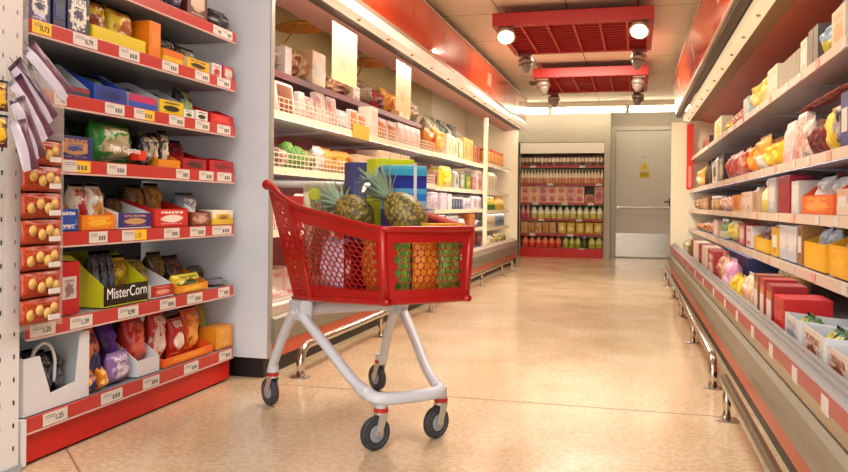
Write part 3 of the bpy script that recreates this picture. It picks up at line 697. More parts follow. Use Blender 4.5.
def chiller(name, label, xl, k, face, y0, y1, shelves, cano, backmat, topback, lipcol, endpanels, split_z, bracket=True, lipz=.36, wz=.27):
    """u = distance behind the lip plane, y along the aisle; face +1: open towards +X"""
    ym = 3.7
    t = thing(name, label, 'chiller cabinet', (xl, ym, 0), -math.atan(k))
    s = -face
    a, b = y0-ym, y1-ym
    def ex(nm, pts, m, p=t, bevel=0, aa=a, bb=b, lab=None):      # pts in (u, z)
        bm = NB(); prism(bm, [(s*u, z) for u, z in pts], 1, aa, bb); return obj(nm, bm, m, p, bevel=bevel, label=lab)
    def bx(nm, u0, z0, u1, z1, m, p=t, aa=a, bb=b, lab=None): return ex(nm, [(u0,z0),(u1,z0),(u1,z1),(u0,z1)], m, p, 0, aa, bb, lab)
    bx('plinth', .03, 0, .95, .085, BLACK)
    ex('kick_panel', [(.004,.085),(.1,.085),(.1,.16),(.0,.16)], ORANGE)
    ex('bumper', [(0,.16),(-.018,.18),(-.024,.23),(-.018,.295),(0,.312),(.1,.312),(.1,.16)], OLIVE)
    bx('bumper_seam', .006, .312, .1, .322, BLACK)
    ex('lip', [(.0,.322),(.06,.322),(.06,lipz),(.0,lipz)], BRUSHED if face < 0 else lipcol)
    ex('price_strip', [(-.003,lipz-.047),(.0,lipz-.047),(.0,lipz),(-.003,lipz)], lipcol)
    ex('lip_step', [(.0,lipz),(.010,lipz+.010),(.022,lipz+.011),(.025,lipz+.02),(.038,lipz+.021),(.041,lipz+.03),(.056,lipz+.031),(.056,lipz-.02),(.0,lipz-.02)], mat('grey_step_plastic', '8e8c8a', .5) if face < 0 else lipcol)
    ex('lip_channel', [(.052,.325),(.06,.27),(.06,lipz-.02),(.052,lipz-.02)], BRUSHED)
    bx('well_floor', .058, wz-.02, .85, wz, CREAM if face > 0 else SHELFM)
    bx('back_panel', .84, wz-.02, .87, split_z, backmat)
    bx('upper_back_panel', .84, split_z, .87, 2.40, topback)
    bx('housing', .87, .10, .95, 2.42, WHITE)
    for q in shelves:
        u, z, d = q['u'], q['z'], q.get('d', .5); aa, bb = q.get('a', y0)-ym, q.get('b', y1)-ym
        sh = bx('shelf', u+.004, z-.035, u+d, z-.008, q.get('m', SHELFM), t, aa, bb)
        ex('price_rail', [(u-.004,z-.043),(u+.006,z-.043),(u+.006,z+.0),(u+.0,z+.0)], q.get('rail', CREAM), sh, 0, aa, bb)
        if z < 1.5: ex('shelf_lamp', [(u+.008,z-.043),(u+.008,z-.036),(u+.016,z-.036)], SLAMP if face > 0 else SLAMPR, sh, 0, aa+.03, bb-.03)
        if bracket:
            n = max(1, int((bb-aa)/1.25))
            for i in range(n+1):
                y = aa+.02+(bb-aa-.04)*i/n
                ex('bracket', [(u+.06,z-.035),(.84,z-.035),(.84,z-.075)], q.get('m', SHELFM), sh, 0, y-.004, y+.004)
        if q.get('fence'):
            bm = NB()
            for zz in (.02, .05, .08): tube(bm, [(s*(u+.008), aa, z+zz), (s*(u+.008), bb, z+zz)], .0035, 6)
            n = int((bb-aa)/.06)
            for i in range(n+1): 
                y = aa+.004+(bb-aa-.008)*i/n; tube(bm, [(s*(u+.008), y, z-.005), (s*(u+.008), y, z+.08)], .0022, 5)
            obj('wire_fence', bm, mat('cream_wire', 'f0dfc8', .4), sh)
    for nm, lo, hi in endpanels:
        zc = 1.97+cano['dz']; prof = [(-.0,.10),(.95,.10),(.95,2.42),(.30,2.42),(cano['soff'][0],zc),(.0,zc)]
        p = ex(nm, prof, PANEL if nm == 'end_panel' else CREAM, t, 0, lo-ym, hi-ym)
        bx('panel_plinth', .02, 0, .95, .10, BLACK, p, lo-ym, hi-ym)
        bm = NB(); prism(bm, [(s*-.006,.10),(s*.0,.10),(s*.0,zc),(s*-.006,zc)], 1, lo-ym-.002, hi-ym); obj('edge_trim', bm, mat('grey_edge_trim', 'a9a8a2', .4, .4), p)
    # canopy
    dz = cano['dz']
    fb, ft, l0, l1, br, pk = cano['fb'], cano['ft'], cano['l0'], cano['l1'], cano['br'], cano['pk']
    n = max(1, round((b-a)/1.9)); 
    for i in range(n):
        aa, bb = a+(b-a)*i/n+.006, a+(b-a)*(i+1)/n-.006
        f = ex('fascia_panel', [(fb,2.115+dz),(fb+.03,2.115+dz),(ft+.03,2.46+dz),(ft,2.46+dz)], FASC, t, 0, aa, bb)
        m_ = (aa+bb)/2
        sl = (ft-fb)/.345
        bm = NB(); prism(bm, [(s*(fb+sl*.11-.003), 2.225+dz), (s*(fb+sl*.11), 2.225+dz), (s*(fb+sl*.25), 2.365+dz), (s*(fb+sl*.25-.003), 2.365+dz)], 1, m_-.11, m_+.11); obj('badge', bm, FASC2, f, label='pale square badge')
    ex('fascia_top_trim', [(ft-.01,2.46+dz),(ft+.05,2.46+dz),(ft+.05,2.475+dz),(ft-.01,2.475+dz)], mat('pale_metal_trim', 'e6d6c4', .25, .6))
    ex('fascia_rail', [(fb-.02,2.055+dz),(fb+.05,2.055+dz),(fb+.05,2.115+dz),(fb-.005,2.115+dz)], mat('pale_metal_trim', 'e6d6c4', .25, .6))
    ex('fascia_channel', [(fb-.0,2.03+dz),(fb+.06,2.03+dz),(fb+.06,2.055+dz),(fb-.0,2.055+dz)], mat('dark_channel', '4a4038', .5))
    bx('canopy_roof', ft+.05, 2.40, .87, 2.42, WHITE)
    lp = ex('canopy_lamp', [(l0,1.985+dz),(l1,1.975+dz),(l1,2.05+dz),(l0,2.05+dz)], LAMP if face < 0 else RAILGLOW)  # on left units only a rail with added glow, tube behind it
    dg_ = cano['tilt']; hx_ = .05*math.tan(math.radians(dg_))
    if face > 0: ex('lamp_tube', [(l1+.001,1.985+dz),(l1+.001+hx_,2.035+dz),(l1+.001,2.036+dz)], GLOW)
    n2 = int((b-a)/.6)
    for i in range(n2):
        y = a+.3+i*.6; obj('lamp_clip', tube(NB(), [(s*(l0+l1)/2, y, 1.982+dz), (s*(l0+l1)/2, y, 1.97+dz)], .012, 8), mat('lamp_clip_grey', 'b09c7c', .5), lp)
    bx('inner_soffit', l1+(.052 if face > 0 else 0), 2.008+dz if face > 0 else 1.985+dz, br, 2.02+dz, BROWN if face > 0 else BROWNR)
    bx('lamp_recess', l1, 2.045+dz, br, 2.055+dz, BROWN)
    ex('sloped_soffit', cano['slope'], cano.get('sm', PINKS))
    return t

KL, KR = .004, -.008
XL, XR = -1.82, .48
canL = dict(dz=.065, tilt=45, fb=-.125, ft=-.14, l0=-.175, l1=-.105, br=.03, pk=.2, soff=(.0,), slope=[(.03,2.073),(.21,2.05),(.21,2.07),(.03,2.085)])
canR = dict(dz=0, tilt=12, fb=.06, ft=.0, l0=.145, l1=.215, br=.32, pk=.35, soff=(.30,), slope=[(.32,1.985),(.83,1.88),(.83,1.90),(.32,2.005)], sm=TERRA)
LIPL = mat('pinkish_steel_lip', 'cdbdb2', .3, .3)
LIPR = mat('red_lip_strip', 'a8434a', .35)
YA, YB, YC, YD = 3.80, 7.72, 10.28, 12.4
lsh = [dict(u=.28, z=1.70, d=.4, a=YA, b=YB, m=mat('dark_maroon_shelf', '6d2a30', .4), rail=mat('dark_maroon_shelf', '6d2a30', .4)),
       dict(u=.13, z=1.42, a=YA, b=YB, fence=True), dict(u=.13, z=1.105, a=YA, b=YB, fence=True), dict(u=.13, z=.75, a=YA, b=YB),
       dict(u=.13, z=1.425, a=YB, b=YC), dict(u=.13, z=1.085, a=YB, b=YC), dict(u=.13, z=.85, a=YB, b=YC), dict(u=.13, z=.62, a=YB, b=YC)]
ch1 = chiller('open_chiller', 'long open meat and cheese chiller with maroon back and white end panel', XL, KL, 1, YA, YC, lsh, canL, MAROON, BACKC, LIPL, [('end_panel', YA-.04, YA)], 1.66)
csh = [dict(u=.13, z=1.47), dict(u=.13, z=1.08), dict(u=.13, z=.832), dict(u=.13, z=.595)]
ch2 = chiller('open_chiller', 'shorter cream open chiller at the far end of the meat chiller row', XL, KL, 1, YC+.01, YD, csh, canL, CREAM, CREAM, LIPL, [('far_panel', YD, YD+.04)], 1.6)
bm = NB(); box(bm, -.125, YC-3.7-.05, .36, -.075, YC-3.7-.005, 2.03); 
po = obj('divider_post', bm, CREAM, ch1); po.scale = (1,1,1)
rsh = [dict(u=.24, z=1.52, d=.45), dict(u=.22, z=1.12), dict(u=.22, z=.875), dict(u=.22, z=.64)]
YR0, YR1 = .3, 10.6
for q in rsh: q['m'] = mat('bluish_shelf_enamel', 'a9abb4', .35); q['rail'] = mat('pinkish_rail', 'd6c0ae', .4)
ch3 = chiller('open_chiller', 'packet chiller along the opposite side with terracotta back and red lip strip', XR, KR, -1, YR0, YR1, rsh, canR, TERRA, TERRA, LIPR, [('far_panel', YR1, YR1+.04), ('end_panel', YR0-.04, YR0)], 1.6, lipz=.413, wz=.335)
for y in (3.0, 4.6, 6.4, 8.2):
    bm = NB(); tube(bm, [(.80, y-3.7, 1.75), (.835, y-3.7, 1.75)], .012, 10); obj('shelf_peg_hole', bm, BLACK, ch3)
# red vertical sign on the far panel of the packet chiller
p0, p1 = on_y(686.5, 125, YR1-.01), on_y(692.5, 190, YR1-.01)
vs = thing('vertical_sign', 'tall narrow red sign fixed on the far end panel of the packet chiller', 'sign', ((p0.x+p1.x)/2, YR1-.1, p1.z))
hw, hh = (p1.x-p0.x)/2, p0.z-p1.z
obj('sign_board', box(NB(), -hw, -.008, 0, hw, 0, hh), mat('bright_red_sign', 'dd2c18', .4), vs)
obj('sign_edge', box(NB(), -hw-.006, -.006, 0, -hw, 0, hh), mat('sign_edge_white', 'e8d8c4', .5), vs)
obj('pale_caption', box(NB(), -hw*.5, -.010, hh*.04, hw*.5, -.008, hh*.36), mat('sign_caption_pink', 'e88a78', .5), vs)

# tags on the lip of the packet chiller
for i, y in enumerate((1.95, 2.32, 2.72, 3.15, 3.6, 4.1, 4.6, 5.2, 5.9, 6.6, 7.4, 8.2)):
    x = XR + KR*(y-3.7)
    t = obj('price_tag', box(NB(), -.04, -.003, -.024, .04, 0, .024), TAG); t.location = (x-.001, y, .38); t.rotation_euler = (0, 0, -PI/2)
    tag(t, 'small white price tag in the red lip strip of the packet chiller', 'price tag', 'white tags on the packet chiller lip')
rn = ['top', 'second', 'third', 'fourth']
for j, q in enumerate(rsh):
    y = 2.4
    i = 0
    while y < 8.5:
        x = XR + q['u'] + KR*(y-3.7)
        t = obj('price_tag', box(NB(), -.035, -.002, -.017, .035, 0, .017), TAG if (i+j) % 3 else mat('pink_paper', 'e2a696', .6)); t.location = (x-.0035, y, q['z']-.022); t.rotation_euler = (0, 0, -PI/2)
        pk_ = not (i+j) % 3
        tag(t, '%s price tag on the rail of the packet chiller\'s %s shelf' % ('pinkish' if pk_ else 'white', rn[j]), 'price tag', '%s tags on packet chiller %s shelf' % ('pink' if pk_ else 'white', rn[j]))
        y += .30+.12*((i*7+j*3) % 4)/2; i += 1
# yellow card and hanging paper notices on the meat chiller
x = XL-.13
ya, yb = depth_at(352, x, KL, 1.42), depth_at(368, x, KL, 1.42)
yc = obj('price_card', box(NB(), -(yb-ya)/2, -.003, -.05, (yb-ya)/2, 0, .05), pm('e8b61c')); yc.location = (x+.008+KL*(ya-3.7), (ya+yb)/2, 1.42); yc.rotation_euler = (0,0,PI/2)
tag(yc, 'bright yellow price card on the fenced meat shelf edge', 'price card')
for (a, b, tp, bt, lab) in ((332,357,33,84,'large cream paper notice hanging from the meat chiller canopy'), (396,411,70,113,'smaller cream paper notice hanging farther along the meat chiller canopy')):
    x = XL-.02
    ya, yb = depth_at(a, x, KL, 1.9), depth_at(b, x, KL, 1.9)
    zt, zb = on_plane((a+b)/2, tp, x, KL).z, on_plane((a+b)/2, bt, x, KL).z
    zt = 2.039
    t = thing('paper_notice', lab, 'notice', (x+KL*((ya+yb)/2-3.7), (ya+yb)/2, zb), PI/2)
    w = yb-ya
    obj('sheet', box(NB(), -w/2, -.001, 0, w/2, .001, zt-zb), mat('notice_paper_cream', 'd9c594', .6, col2='d8b2a2', pat='bandz', thr=.55, soft=.3), t)
    bm = NB()
    for q in range(4): box(bm, -w*.18, -.0022, (zt-zb)*(.25+.05*q), w*(.02+.08*(q % 2)), -.001, (zt-zb)*(.265+.05*q))
    obj('print', bm, mat('notice_ink', 'b59a86', .7), t)
    obj('clip', box(NB(), -.02, -.004, (zt-zb)-.02, .02, .004, (zt-zb)), STEEL, t)
# solid orange parasol shapes in place of lamp reflections in the chiller's mirror
for i, (cx, cy, fx, fy) in enumerate(((299, 27, 281, 49), (368, 63, 352, 84))):
    xx = XL-.55
    P = on_plane(cx, cy, xx, KL); Q = on_plane(fx, fy, xx, KL)
    t = thing('parasol_reflection', 'orange parasol-shaped reflection with slanted stem %s' % ('next to the white end panel, above the snack crates' if i == 0 else 'between the two hanging paper notices'), 'parasol', P)
    obj('shade', lathe(NB(), [(.001,.05),(.05,.042),(.12,.018),(.18,-.012),(.175,-.014),(.001,.03)], 20), mat('orange_parasol', 'd98a2e', .6), t, smooth=True)
    obj('stem', tube(NB(), [(0,0,.04), Q-P], .006, 8), mat('parasol_stem', 'b5854a', .5), t)
    obj('tip', lathe(NB(), [(.012,.04),(.018,.06),(.001,.075)], 10), mat('parasol_tip', 'e8c8a8', .5), t, smooth=True)

# ------------------------------------------------------------------ stainless bumper rails on the floor
def rail(name, label, x, k, face, posts, y0, y1, endlow, endhigh):
    t = thing(name, label, 'bumper rail', (x, (y0+y1)/2, 0)); ym = (y0+y1)/2; h = .155; r = .0215
    X = lambda y: k*(y-ym)
    pts = []
    if endlow: pts += [(X(y0), y0-ym, .0), (X(y0), y0-ym, h-.07), (X(y0), y0-ym+.02, h-.02), (X(y0), y0-ym+.07, h)]
    else: pts += [(X(y0), y0-ym, h)]
    if endhigh: pts += [(X(y1), y1-ym-.07, h), (X(y1), y1-ym-.02, h-.02), (X(y1), y1-ym, h-.07), (X(y1), y1-ym, 0)]
    else: pts += [(X(y1), y1-ym, h)]
    obj('rail', tube(NB(), pts, r, 14), STEEL, t, smooth=True)
    for y in posts:
        obj('post', tube(NB(), [(X(y), y-ym, 0), (X(y), y-ym, h)], .017, 12), STEEL, t, smooth=True)
    for y in list(posts) + ([y0] if endlow else []) + ([y1] if endhigh else []):
        obj('floor_flange', lathe(NB(), [(.05,0),(.05,.004),(.02,.009),(.001,.009)], 18, (X(y), y-ym, 0)), BRUSHED, t, smooth=False)
rail('bumper_rail', 'stainless bumper rail along the foot of the meat chiller, starting behind the cart', -1.65, .004, 1, [5.16, 6.5, 7.4, 8.75, 10.1], 3.83, 10.9, True, True)
rail('bumper_rail', 'near stainless bumper rail of the packet chiller, ending at a bare end', .385, -.004, -1, [3.60, 2.2, .9], .4, 3.70, False, False)
rail('bumper_rail', 'far stainless bumper rail of the packet chiller, bent down to the floor', .365, -.004, -1, [5.58, 6.87, 8.2, 9.5], 4.22, 10.4, True, True)

# ------------------------------------------------------------------ goods in the meat chiller
A1 = Shelf(XL-.28-.01, KL, 1.70, 1, 'on the meat chiller upper tier', 'meat chiller upper tier', 0.24)
A2 = Shelf(XL-.13-.022, KL, 1.42, 1, 'on the upper fenced meat shelf', 'meat chiller upper fenced shelf', 0.23)
A3 = Shelf(XL-.13-.022, KL, 1.105, 1, 'on the lower fenced meat shelf', 'meat chiller lower fenced shelf', 0.27)
A4 = Shelf(XL-.13-.01, KL, .75, 1, 'on the low meat shelf', 'meat chiller low shelf', 0.29)
A5 = Shelf(XL-.13, KL, .272, 1, 'in the meat chiller well', 'meat chiller well', 0.42)
r = A1.run
r(271, 284, 44, 'pouch', pm('6b5a50','b8a498','noise'), 'dark mesh bag of salami beside the end panel', d=.2)
r(285, 292, 47, 'carton', pm('ddd3cc'), 'white paper wrapped block', d=.2)
r(293, 303, 45, 'pouch', pm('d9b48a','a05a34','print'), 'beige bag with brown picture', d=.18)
r(304, 311, 52, 'pouch', pm('e2c79a','c98a5a'), 'straw coloured bag', d=.16)
r(312, 326, 50, 'carton', pm('efe0c4','d9b088','bandz'), 'cream carton shaped like a wedge', d=.18)
r(327, 338, 74, 'pouch', pm('7a4a32','c99a72'), 'brown bag just below the large notice', d=.18)
r(339, 352, 80, 'pouch', pm('b98a6a','6b4234'), 'tan and brown bag under the large notice', d=.18)
r(353, 360, 87, 'carton', pm('d2b79c','8a6048'), 'tan box after the large notice', d=.15)
r(361, 377, 79, 'pouch', pm('b9a68a','8a7860','noise'), 'rough beige net bag', d=.2)
r(378, 387, 90, 'pouch', pm('c23a34','5a2a28'), 'red and dark bag', d=.16)
r(388, 398, 84, 'pouch', pm('d89a3a','b8601c'), 'amber bag before the smaller notice', d=.18)
r(399, 410, 100, 'carton', pm('e6c38a','d29a52'), 'pale gold carton under the smaller notice', d=.16)
r(411, 422, 98, 'pouch', pm('ccae8c','8a7a62'), 'beige bag just after the smaller notice', d=.17)
r = A2.run
MEAT = mat('pink_sliced_meat', 'c4685c', .35, col2='efc9be', pat='noise', scale=9, thr=.5, soft=.15)
HAM = mat('pale_ham', 'e6a59a', .35, col2='f2d8d0', pat='noise', scale=7, thr=.5, soft=.2)
STEW = mat('stewed_meat', 'a04a2a', .4, col2='5a4a2a', pat='noise', scale=12, thr=.5, soft=.12)
SAUS = mat('orange_sausage', 'd98a4a', .4, col2='b8552a', pat='noise', scale=10, thr=.5, soft=.15)
PINKT = mat('pink_foam_tray', 'f2ddd8', .5)
r(270, 279, 86, 'dish', HAM, 'pale pink meat tray against the end panel', d=.05)
r(280, 299, 82, 'dish', STEW, 'white rimmed tray of stewed brown meat', d=.05, lean=-.12)
r(301, 307, 92, 'dish', HAM, 'small pink ham tray', d=.05)
r(308, 319, 96, 'dish', MEAT, 'pink marbled meat tray in front of ham slices', d=.05, lean=-.15)
r(320, 330, 92, 'dish', HAM, 'tall pale ham tray', d=.05, lean=-.12)
r(331, 341, 97, 'dish', MEAT, 'pink meat tray below the large notice', d=.05, lean=-.12)
r(342, 351, 110, 'pouch', pm('b9bcc4','e2ddd8'), 'grey and white packet among the meat trays', d=.09)
r(352, 360, 110, 'dish', SAUS, 'orange sausage tray above the yellow card', d=.05)
r(361, 369, 114, 'dish', SAUS, 'amber sausage tray just past the yellow card', d=.05, lean=-.1)
r(370, 378, 107, 'carton', pm('f2e4d0','e2c8b0'), 'tall cream carton', d=.1)
r(379, 398, 120, 'dish', SAUS, 'orange meat tray in the far pair', n=2, d=.05)
r(399, 422, 126, 'dish', HAM, 'pale meat tray at the far end', n=4, d=.05)
r = A3.run
GRN = mat('green_leaf_print', '2f7a2c', .5, col2='8fb85a', pat='noise', scale=14, thr=.5, soft=.15)
CARR = mat('carrot_orange', 'd9892a', .5, col2='e8b050', pat='noise', scale=12, thr=.5, soft=.15)
r(271, 281, 143, 'pouch', pm('6a5a4a','a08a78','noise'), 'brown vegetable bag', d=.14)
r(282, 290, 147, 'pouch', pm('b87a6a','e2c8b8'), 'pinkish vegetable bag', d=.12)
r(291, 300, 141, 'lump', GRN, 'bunch of green herbs nearer the end panel', d=.14)
r(301, 309, 145, 'lump', GRN, 'bunch of green herbs next to the white bag', d=.14)
r(310, 318, 150, 'pouch', pm('a8a05a','6a7a3a'), 'olive salad bag', d=.12)
r(319, 328, 146, 'pouch', pm('e6e0da','c9bcb4'), 'upright white bag', d=.1)
r(329, 340, 148, 'pouch', CARR, 'bag of orange carrots nearer the white bag', d=.14)
r(341, 356, 151, 'pouch', CARR, 'wider bag of orange carrots', d=.14)
r(357, 378, 156, 'carton', pm('d9c2a4','c9ab88'), 'long beige carton', d=.2)
r(379, 410, 153, 'carton', pm('d6bf9f','e2d0b6'), 'beige carton in the far row', n=3, d=.2)
r = A4.run
for (a, b) in ((271, 277), (278, 284), (285, 296)): r(a, b, 203, 'dish', HAM if a != 278 else MEAT, '%s meat tray behind the cart handle' % {271: 'first pale', 278: 'marbled pink', 285: 'broad pale'}[a], d=.05)
r(300, 425, 196, 'dish', MEAT, 'pink meat tray hidden mostly behind the cart', n=8, d=.05)
r = A5.run
r(271, 280, 288, 'dish', HAM, 'upright pale tray beside the end panel', d=.06, back=.03)
r(281, 291, 292, 'dish', MEAT, 'upright marbled tray behind the cart leg', d=.06, back=.03)
r(271, 296, 268, 'carton', pm('e6c2ba','c97a70'), 'pink carton standing at the back', n=2, d=.15, back=.25)
r(293, 460, 285, 'carton', pm('e2b8ae','d9d0c8'), 'pale pink carton in the row behind the cart', n=7, d=.2, back=.06, hmax=.12)

B1 = Shelf(XL-.14, KL, 1.425, 1, 'on the cheese bay\'s top shelf', 'cheese bay top shelf', 0.4)
B2 = Shelf(XL-.14, KL, 1.085, 1, 'on the cheese bay\'s second shelf', 'cheese bay second shelf', 0.28)
B3 = Shelf(XL-.14, KL, .85, 1, 'on the cheese bay\'s third shelf', 'cheese bay third shelf', 0.18)
B4 = Shelf(XL-.14, KL, .62, 1, 'on the cheese bay\'s fourth shelf', 'cheese bay fourth shelf', 0.17)
B5 = Shelf(XL-.14, KL, .272, 1, 'in the cheese bay well', 'cheese bay well', 0.29)
r = B1.run
r(431, 438, 128, 'pouch', pm('d9862e','c0501c'), 'orange bag with dark print', d=.16)
r(439, 446, 127, 'pouch', pm('e09a3a','f0c070'), 'golden orange bag', d=.16)
r(447, 452, 134, 'carton', pm('e9dcc0','d2b88a'), 'cream carton next to the golden bag', d=.1)
r(453, 458, 136, 'gable', pm('e2dcc8','b8a06a'), 'cream gable carton', d=.08)
r(459, 463, 138, 'gable', pm('b5b88a','e6dcc0'), 'sage green gable carton', d=.08)
r(464, 473, 139, 'carton', pm('e6b86a','c98a4a'), 'honey coloured carton', n=2, d=.1)
r(474, 477, 146, 'carton', pm('c97a5a','9a4a34'), 'rust carton', d=.1)
r(478, 480, 148, 'carton', pm('b85a44','8a3a2a'), 'slim brick red carton by the post', d=.1)
B1b = Shelf(XL-.30, KL, 1.425, 1, 'reflected at the back of the cheese bay', 'cheese bay back row', 0.45)  # bags put in place of goods mirrored in the upper back
r = B1b.run
r(432, 437, 104, 'pouch', pm('6f7a5a','c9b48a','noise'), 'large olive and beige bag', d=.2)
r(438, 443, 105, 'pouch', pm('4a3a34','8a6a5a','noise'), 'large dark brown bag', d=.2)
r(444, 448, 109, 'pouch', pm('1f3a22','3a5a34','noise'), 'large dark green bag nearer the dark bag', d=.2)
r(449, 453, 116, 'pouch', pm('c9bca4','8a7a64','noise'), 'large sand coloured bag', d=.2)
r(454, 458, 119, 'pouch', pm('16301c','2a4a2c','noise'), 'large dark green bag closer to the post', d=.2)
r(459, 463, 124, 'pouch', pm('a89a88','7a6a5a','noise'), 'large grey brown bag by the post', d=.2)
r = B2.run
r(434, 438, 170, 'carton', pm('c9a08a','8a3a44'), 'brown and plum carton', d=.1)
r(438, 443, 168, 'carton', pm('b8c23a','e6d82a'), 'lime carton', d=.1)
r(444, 454, 166, 'pouch', pm('e2c81c','f0e070'), 'bright yellow bag leaning', d=.1)
r(455, 459, 171, 'gable', pm('d2d6cc','6a7a5a'), 'white and green gable carton', d=.08)
r(460, 465, 173, 'carton', pm('8a8a7c','cfd0c4'), 'grey carton', d=.1)
r(466, 471, 175, 'carton', pm('5a8a2a','c9c82a'), 'green and yellow carton', d=.1)
r(472, 476, 177, 'carton', pm('b05a6a','d9a0a8'), 'rose carton', d=.1)
r(477, 482, 171, 'carton', pm('e2d0c8','b86a6a'), 'tall pale pink carton by the post', d=.1)
r = B3.run
r(432, 439, 192, 'jar', pm('e6dce6','c9b8cc'), 'lilac white tub', n=2, d=.1, m2=pm('e9e2ea'))
r(440, 447, 193, 'carton', pm('d9c9dc','f0e8f0'), 'broad pale lilac carton', d=.1)
r(448, 452, 194, 'carton', pm('eee8ee'), 'small white carton', d=.1)
r(453, 464, 197, 'jar', pm('39405e','8a92a8'), 'slate blue pot', n=4, d=.09, m2=pm('c9ccd6'))
r(465, 472, 198, 'jar', pm('d2ccd8','a8a0b4'), 'pale grey pot', n=2, d=.09)
r(473, 482, 196, 'gable', pm('e6e2ea','b8a8c0'), 'white gable carton near the post', n=2, d=.08)
r = B4.run
r(433, 445, 215, 'carton', pm('d9b8c0','b8405a'), 'pink and white carton', n=3, d=.1)
r(446, 458, 216, 'carton', pm('c9c4cc','8a8a98'), 'grey white carton', n=3, d=.1)
r(459, 467, 218, 'pouch', pm('9aa0a8','d6d2d8'), 'silver bag', d=.1)
r(468, 475, 213, 'carton', pm('a8581c','c98a3a'), 'amber brown carton', d=.1)
r(476, 482, 220, 'pouch', pm('d2cede','3a3a6a'), 'white and navy bag', d=.1)
r = B5.run
r(462, 482, 247, 'carton', pm('2f3f6e','4a5a8a'), 'navy blue carton', n=3, d=.14, back=.03)
r(462, 483, 236, 'carton', pm('c9685a','e2a898'), 'coral carton standing at the back', n=3, d=.1, back=.25)

C1 = Shelf(XL-.14, KL, 1.47, 1, 'on the far cream chiller\'s top shelf', 'far chiller top shelf', 0.4)
C2 = Shelf(XL-.14, KL, 1.08, 1, 'on the far cream chiller\'s second shelf', 'far chiller second shelf', 0.33)
C3 = Shelf(XL-.14, KL, .832, 1, 'on the far cream chiller\'s third shelf', 'far chiller third shelf', 0.19)
C4 = Shelf(XL-.14, KL, .595, 1, 'on the far cream chiller\'s fourth shelf', 'far chiller fourth shelf', 0.18)
C5 = Shelf(XL-.14, KL, .272, 1, 'in the far cream chiller well', 'far chiller well', 0.27)
C1.run(488, 505, 151, 'jar', pm('e08a3a','f0b870'), 'orange tub', n=5, d=.14, m2=pm('d2601c'))
C2.run(488, 497, 172, 'gable', pm('efe6cc','c9b48a'), 'cream gable carton', n=3, d=.1)
C3.run(487, 496, 194, 'bottle', pm('3a7a2c','d6cf3a','bandz'), 'green and yellow bottle', n=4, d=.09, m2=pm('e6e0c8'))
C3.run(497, 505, 195, 'bottle', pm('e2b82a','f0dc8a','bandz'), 'golden yellow bottle', n=3, d=.09, m2=pm('d9a01c'))
C4.run(487, 496, 212, 'jar', pm('e0d6c0','a8884a'), 'cream and tan jar', n=4, d=.1)
C4.run(497, 505, 213, 'jar', pm('8a98a8','3a4a6a'), 'blue grey jar', n=3, d=.1)
C5.run(487, 496, 236, 'pouch', pm('e6dcba','c9a86a'), 'cream bag', n=2, d=.14, back=.03)
C5.run(497, 506, 233, 'pouch', pm('d6c87a','7a7a3a'), 'straw and olive bag', n=3, d=.14, back=.03)

# ------------------------------------------------------------------ goods in the packet chiller
R1 = Shelf(XR+.255, KR, 1.52, -1, 'on the packet chiller\'s top shelf', 'packet chiller top shelf', 0.36)
R2 = Shelf(XR+.235, KR, 1.12, -1, 'on the packet chiller\'s second shelf', 'packet chiller second shelf', 0.34)
R3 = Shelf(XR+.235, KR, .875, -1, 'on the packet chiller\'s third shelf', 'packet chiller third shelf', 0.19)
R4 = Shelf(XR+.235, KR, .64, -1, 'on the packet chiller\'s fourth shelf', 'packet chiller fourth shelf', 0.18)
R5 = Shelf(XR+.055, KR, .337, -1, 'in the packet chiller well', 'packet chiller well', .25)
r = R1.run
r(700, 708, 138, 'dish', pm('a8302a','5a3030'), 'red pack in a dark frame, at the far end', d=.06, m2=pm('4a4038'))
r(714, 722, 119, 'carton', pm('efe2c0','e0c23a'), 'cream and yellow carton', d=.1)
r(723, 730, 120, 'pouch', pm('e6c21c','f0dc5a'), 'yellow bag beside the cream and yellow carton', d=.1)
r(731, 742, 111, 'pouch', pm('c9442c','e2a08a'), 'slim red packet', n=3, d=.06)
r(743, 749, 98, 'carton', pm('a8cdd2','d2e4e2'), 'pale turquoise carton', d=.08)
r(750, 766, 77, 'pouch', pm('e8c224','f2dc8a'), 'plump yellow bag', n=2, d=.12)
r(767, 777, 68, 'carton', pm('e9dab8','c9b08a'), 'cream box after the yellow bags', n=2, d=.1)
r(778, 799, 58, 'carton', pm('d8ccb0','1f1c1a','stripe'), 'black and cream striped packet', n=5, d=.1, detail=False)
r(800, 807, 40, 'carton', pm('e0d2b4','cbb896'), 'plain cream carton after the striped packets', d=.1)
r(808, 818, 28, 'carton', pm('5c5650','a39c90','stripe'), 'grey striped packet', n=2, d=.1, detail=False)
r(819, 830, 20, 'pouch', pm('c9bb4a','8aa0b4','bandz'), 'yellow pack with blue-grey top', d=.1)
r(831, 846, 8, 'tray', pm('e2cdb0','d9a878'), 'cream display tray nearest the frame edge', d=.2, m2=CARD)
r(833, 845, -14, 'pouch', pm('e89a2a','f0c04a'), 'orange bag standing in the cream tray nearest the frame edge', d=.06, back=.06, lift=.006, where='')
r = R2.run
r(695, 702, 168, 'pouch', pm('e09a2a','f0dcb0'), 'amber bag at the far end', d=.12)
r(703, 711, 160, 'bottle', pm('2a221c','4a3a2c'), 'dark brown bottle', n=2, d=.08, m2=pm('1c1814'))
r(712, 717, 157, 'gable', pm('efe8da','4a4038'), 'tall white carton', d=.08)
r(718, 724, 155, 'carton', pm('2e2824','c9b8a0','print'), 'dark carton', d=.1)
r(718, 729, 166, 'carton', pm('e8ddc8','d2c2a8'), 'low cream carton in front of the dark carton', d=.05, back=-.0, where='', hmax=.1) if 0 else None
r(725, 737, 153, 'pouch', pm('d98a8a','b83a3a'), 'rose pink bag', n=2, d=.1)
r(738, 745, 148, 'pouch', pm('c23a34','e8b08a'), 'red bag with peach print', d=.1)
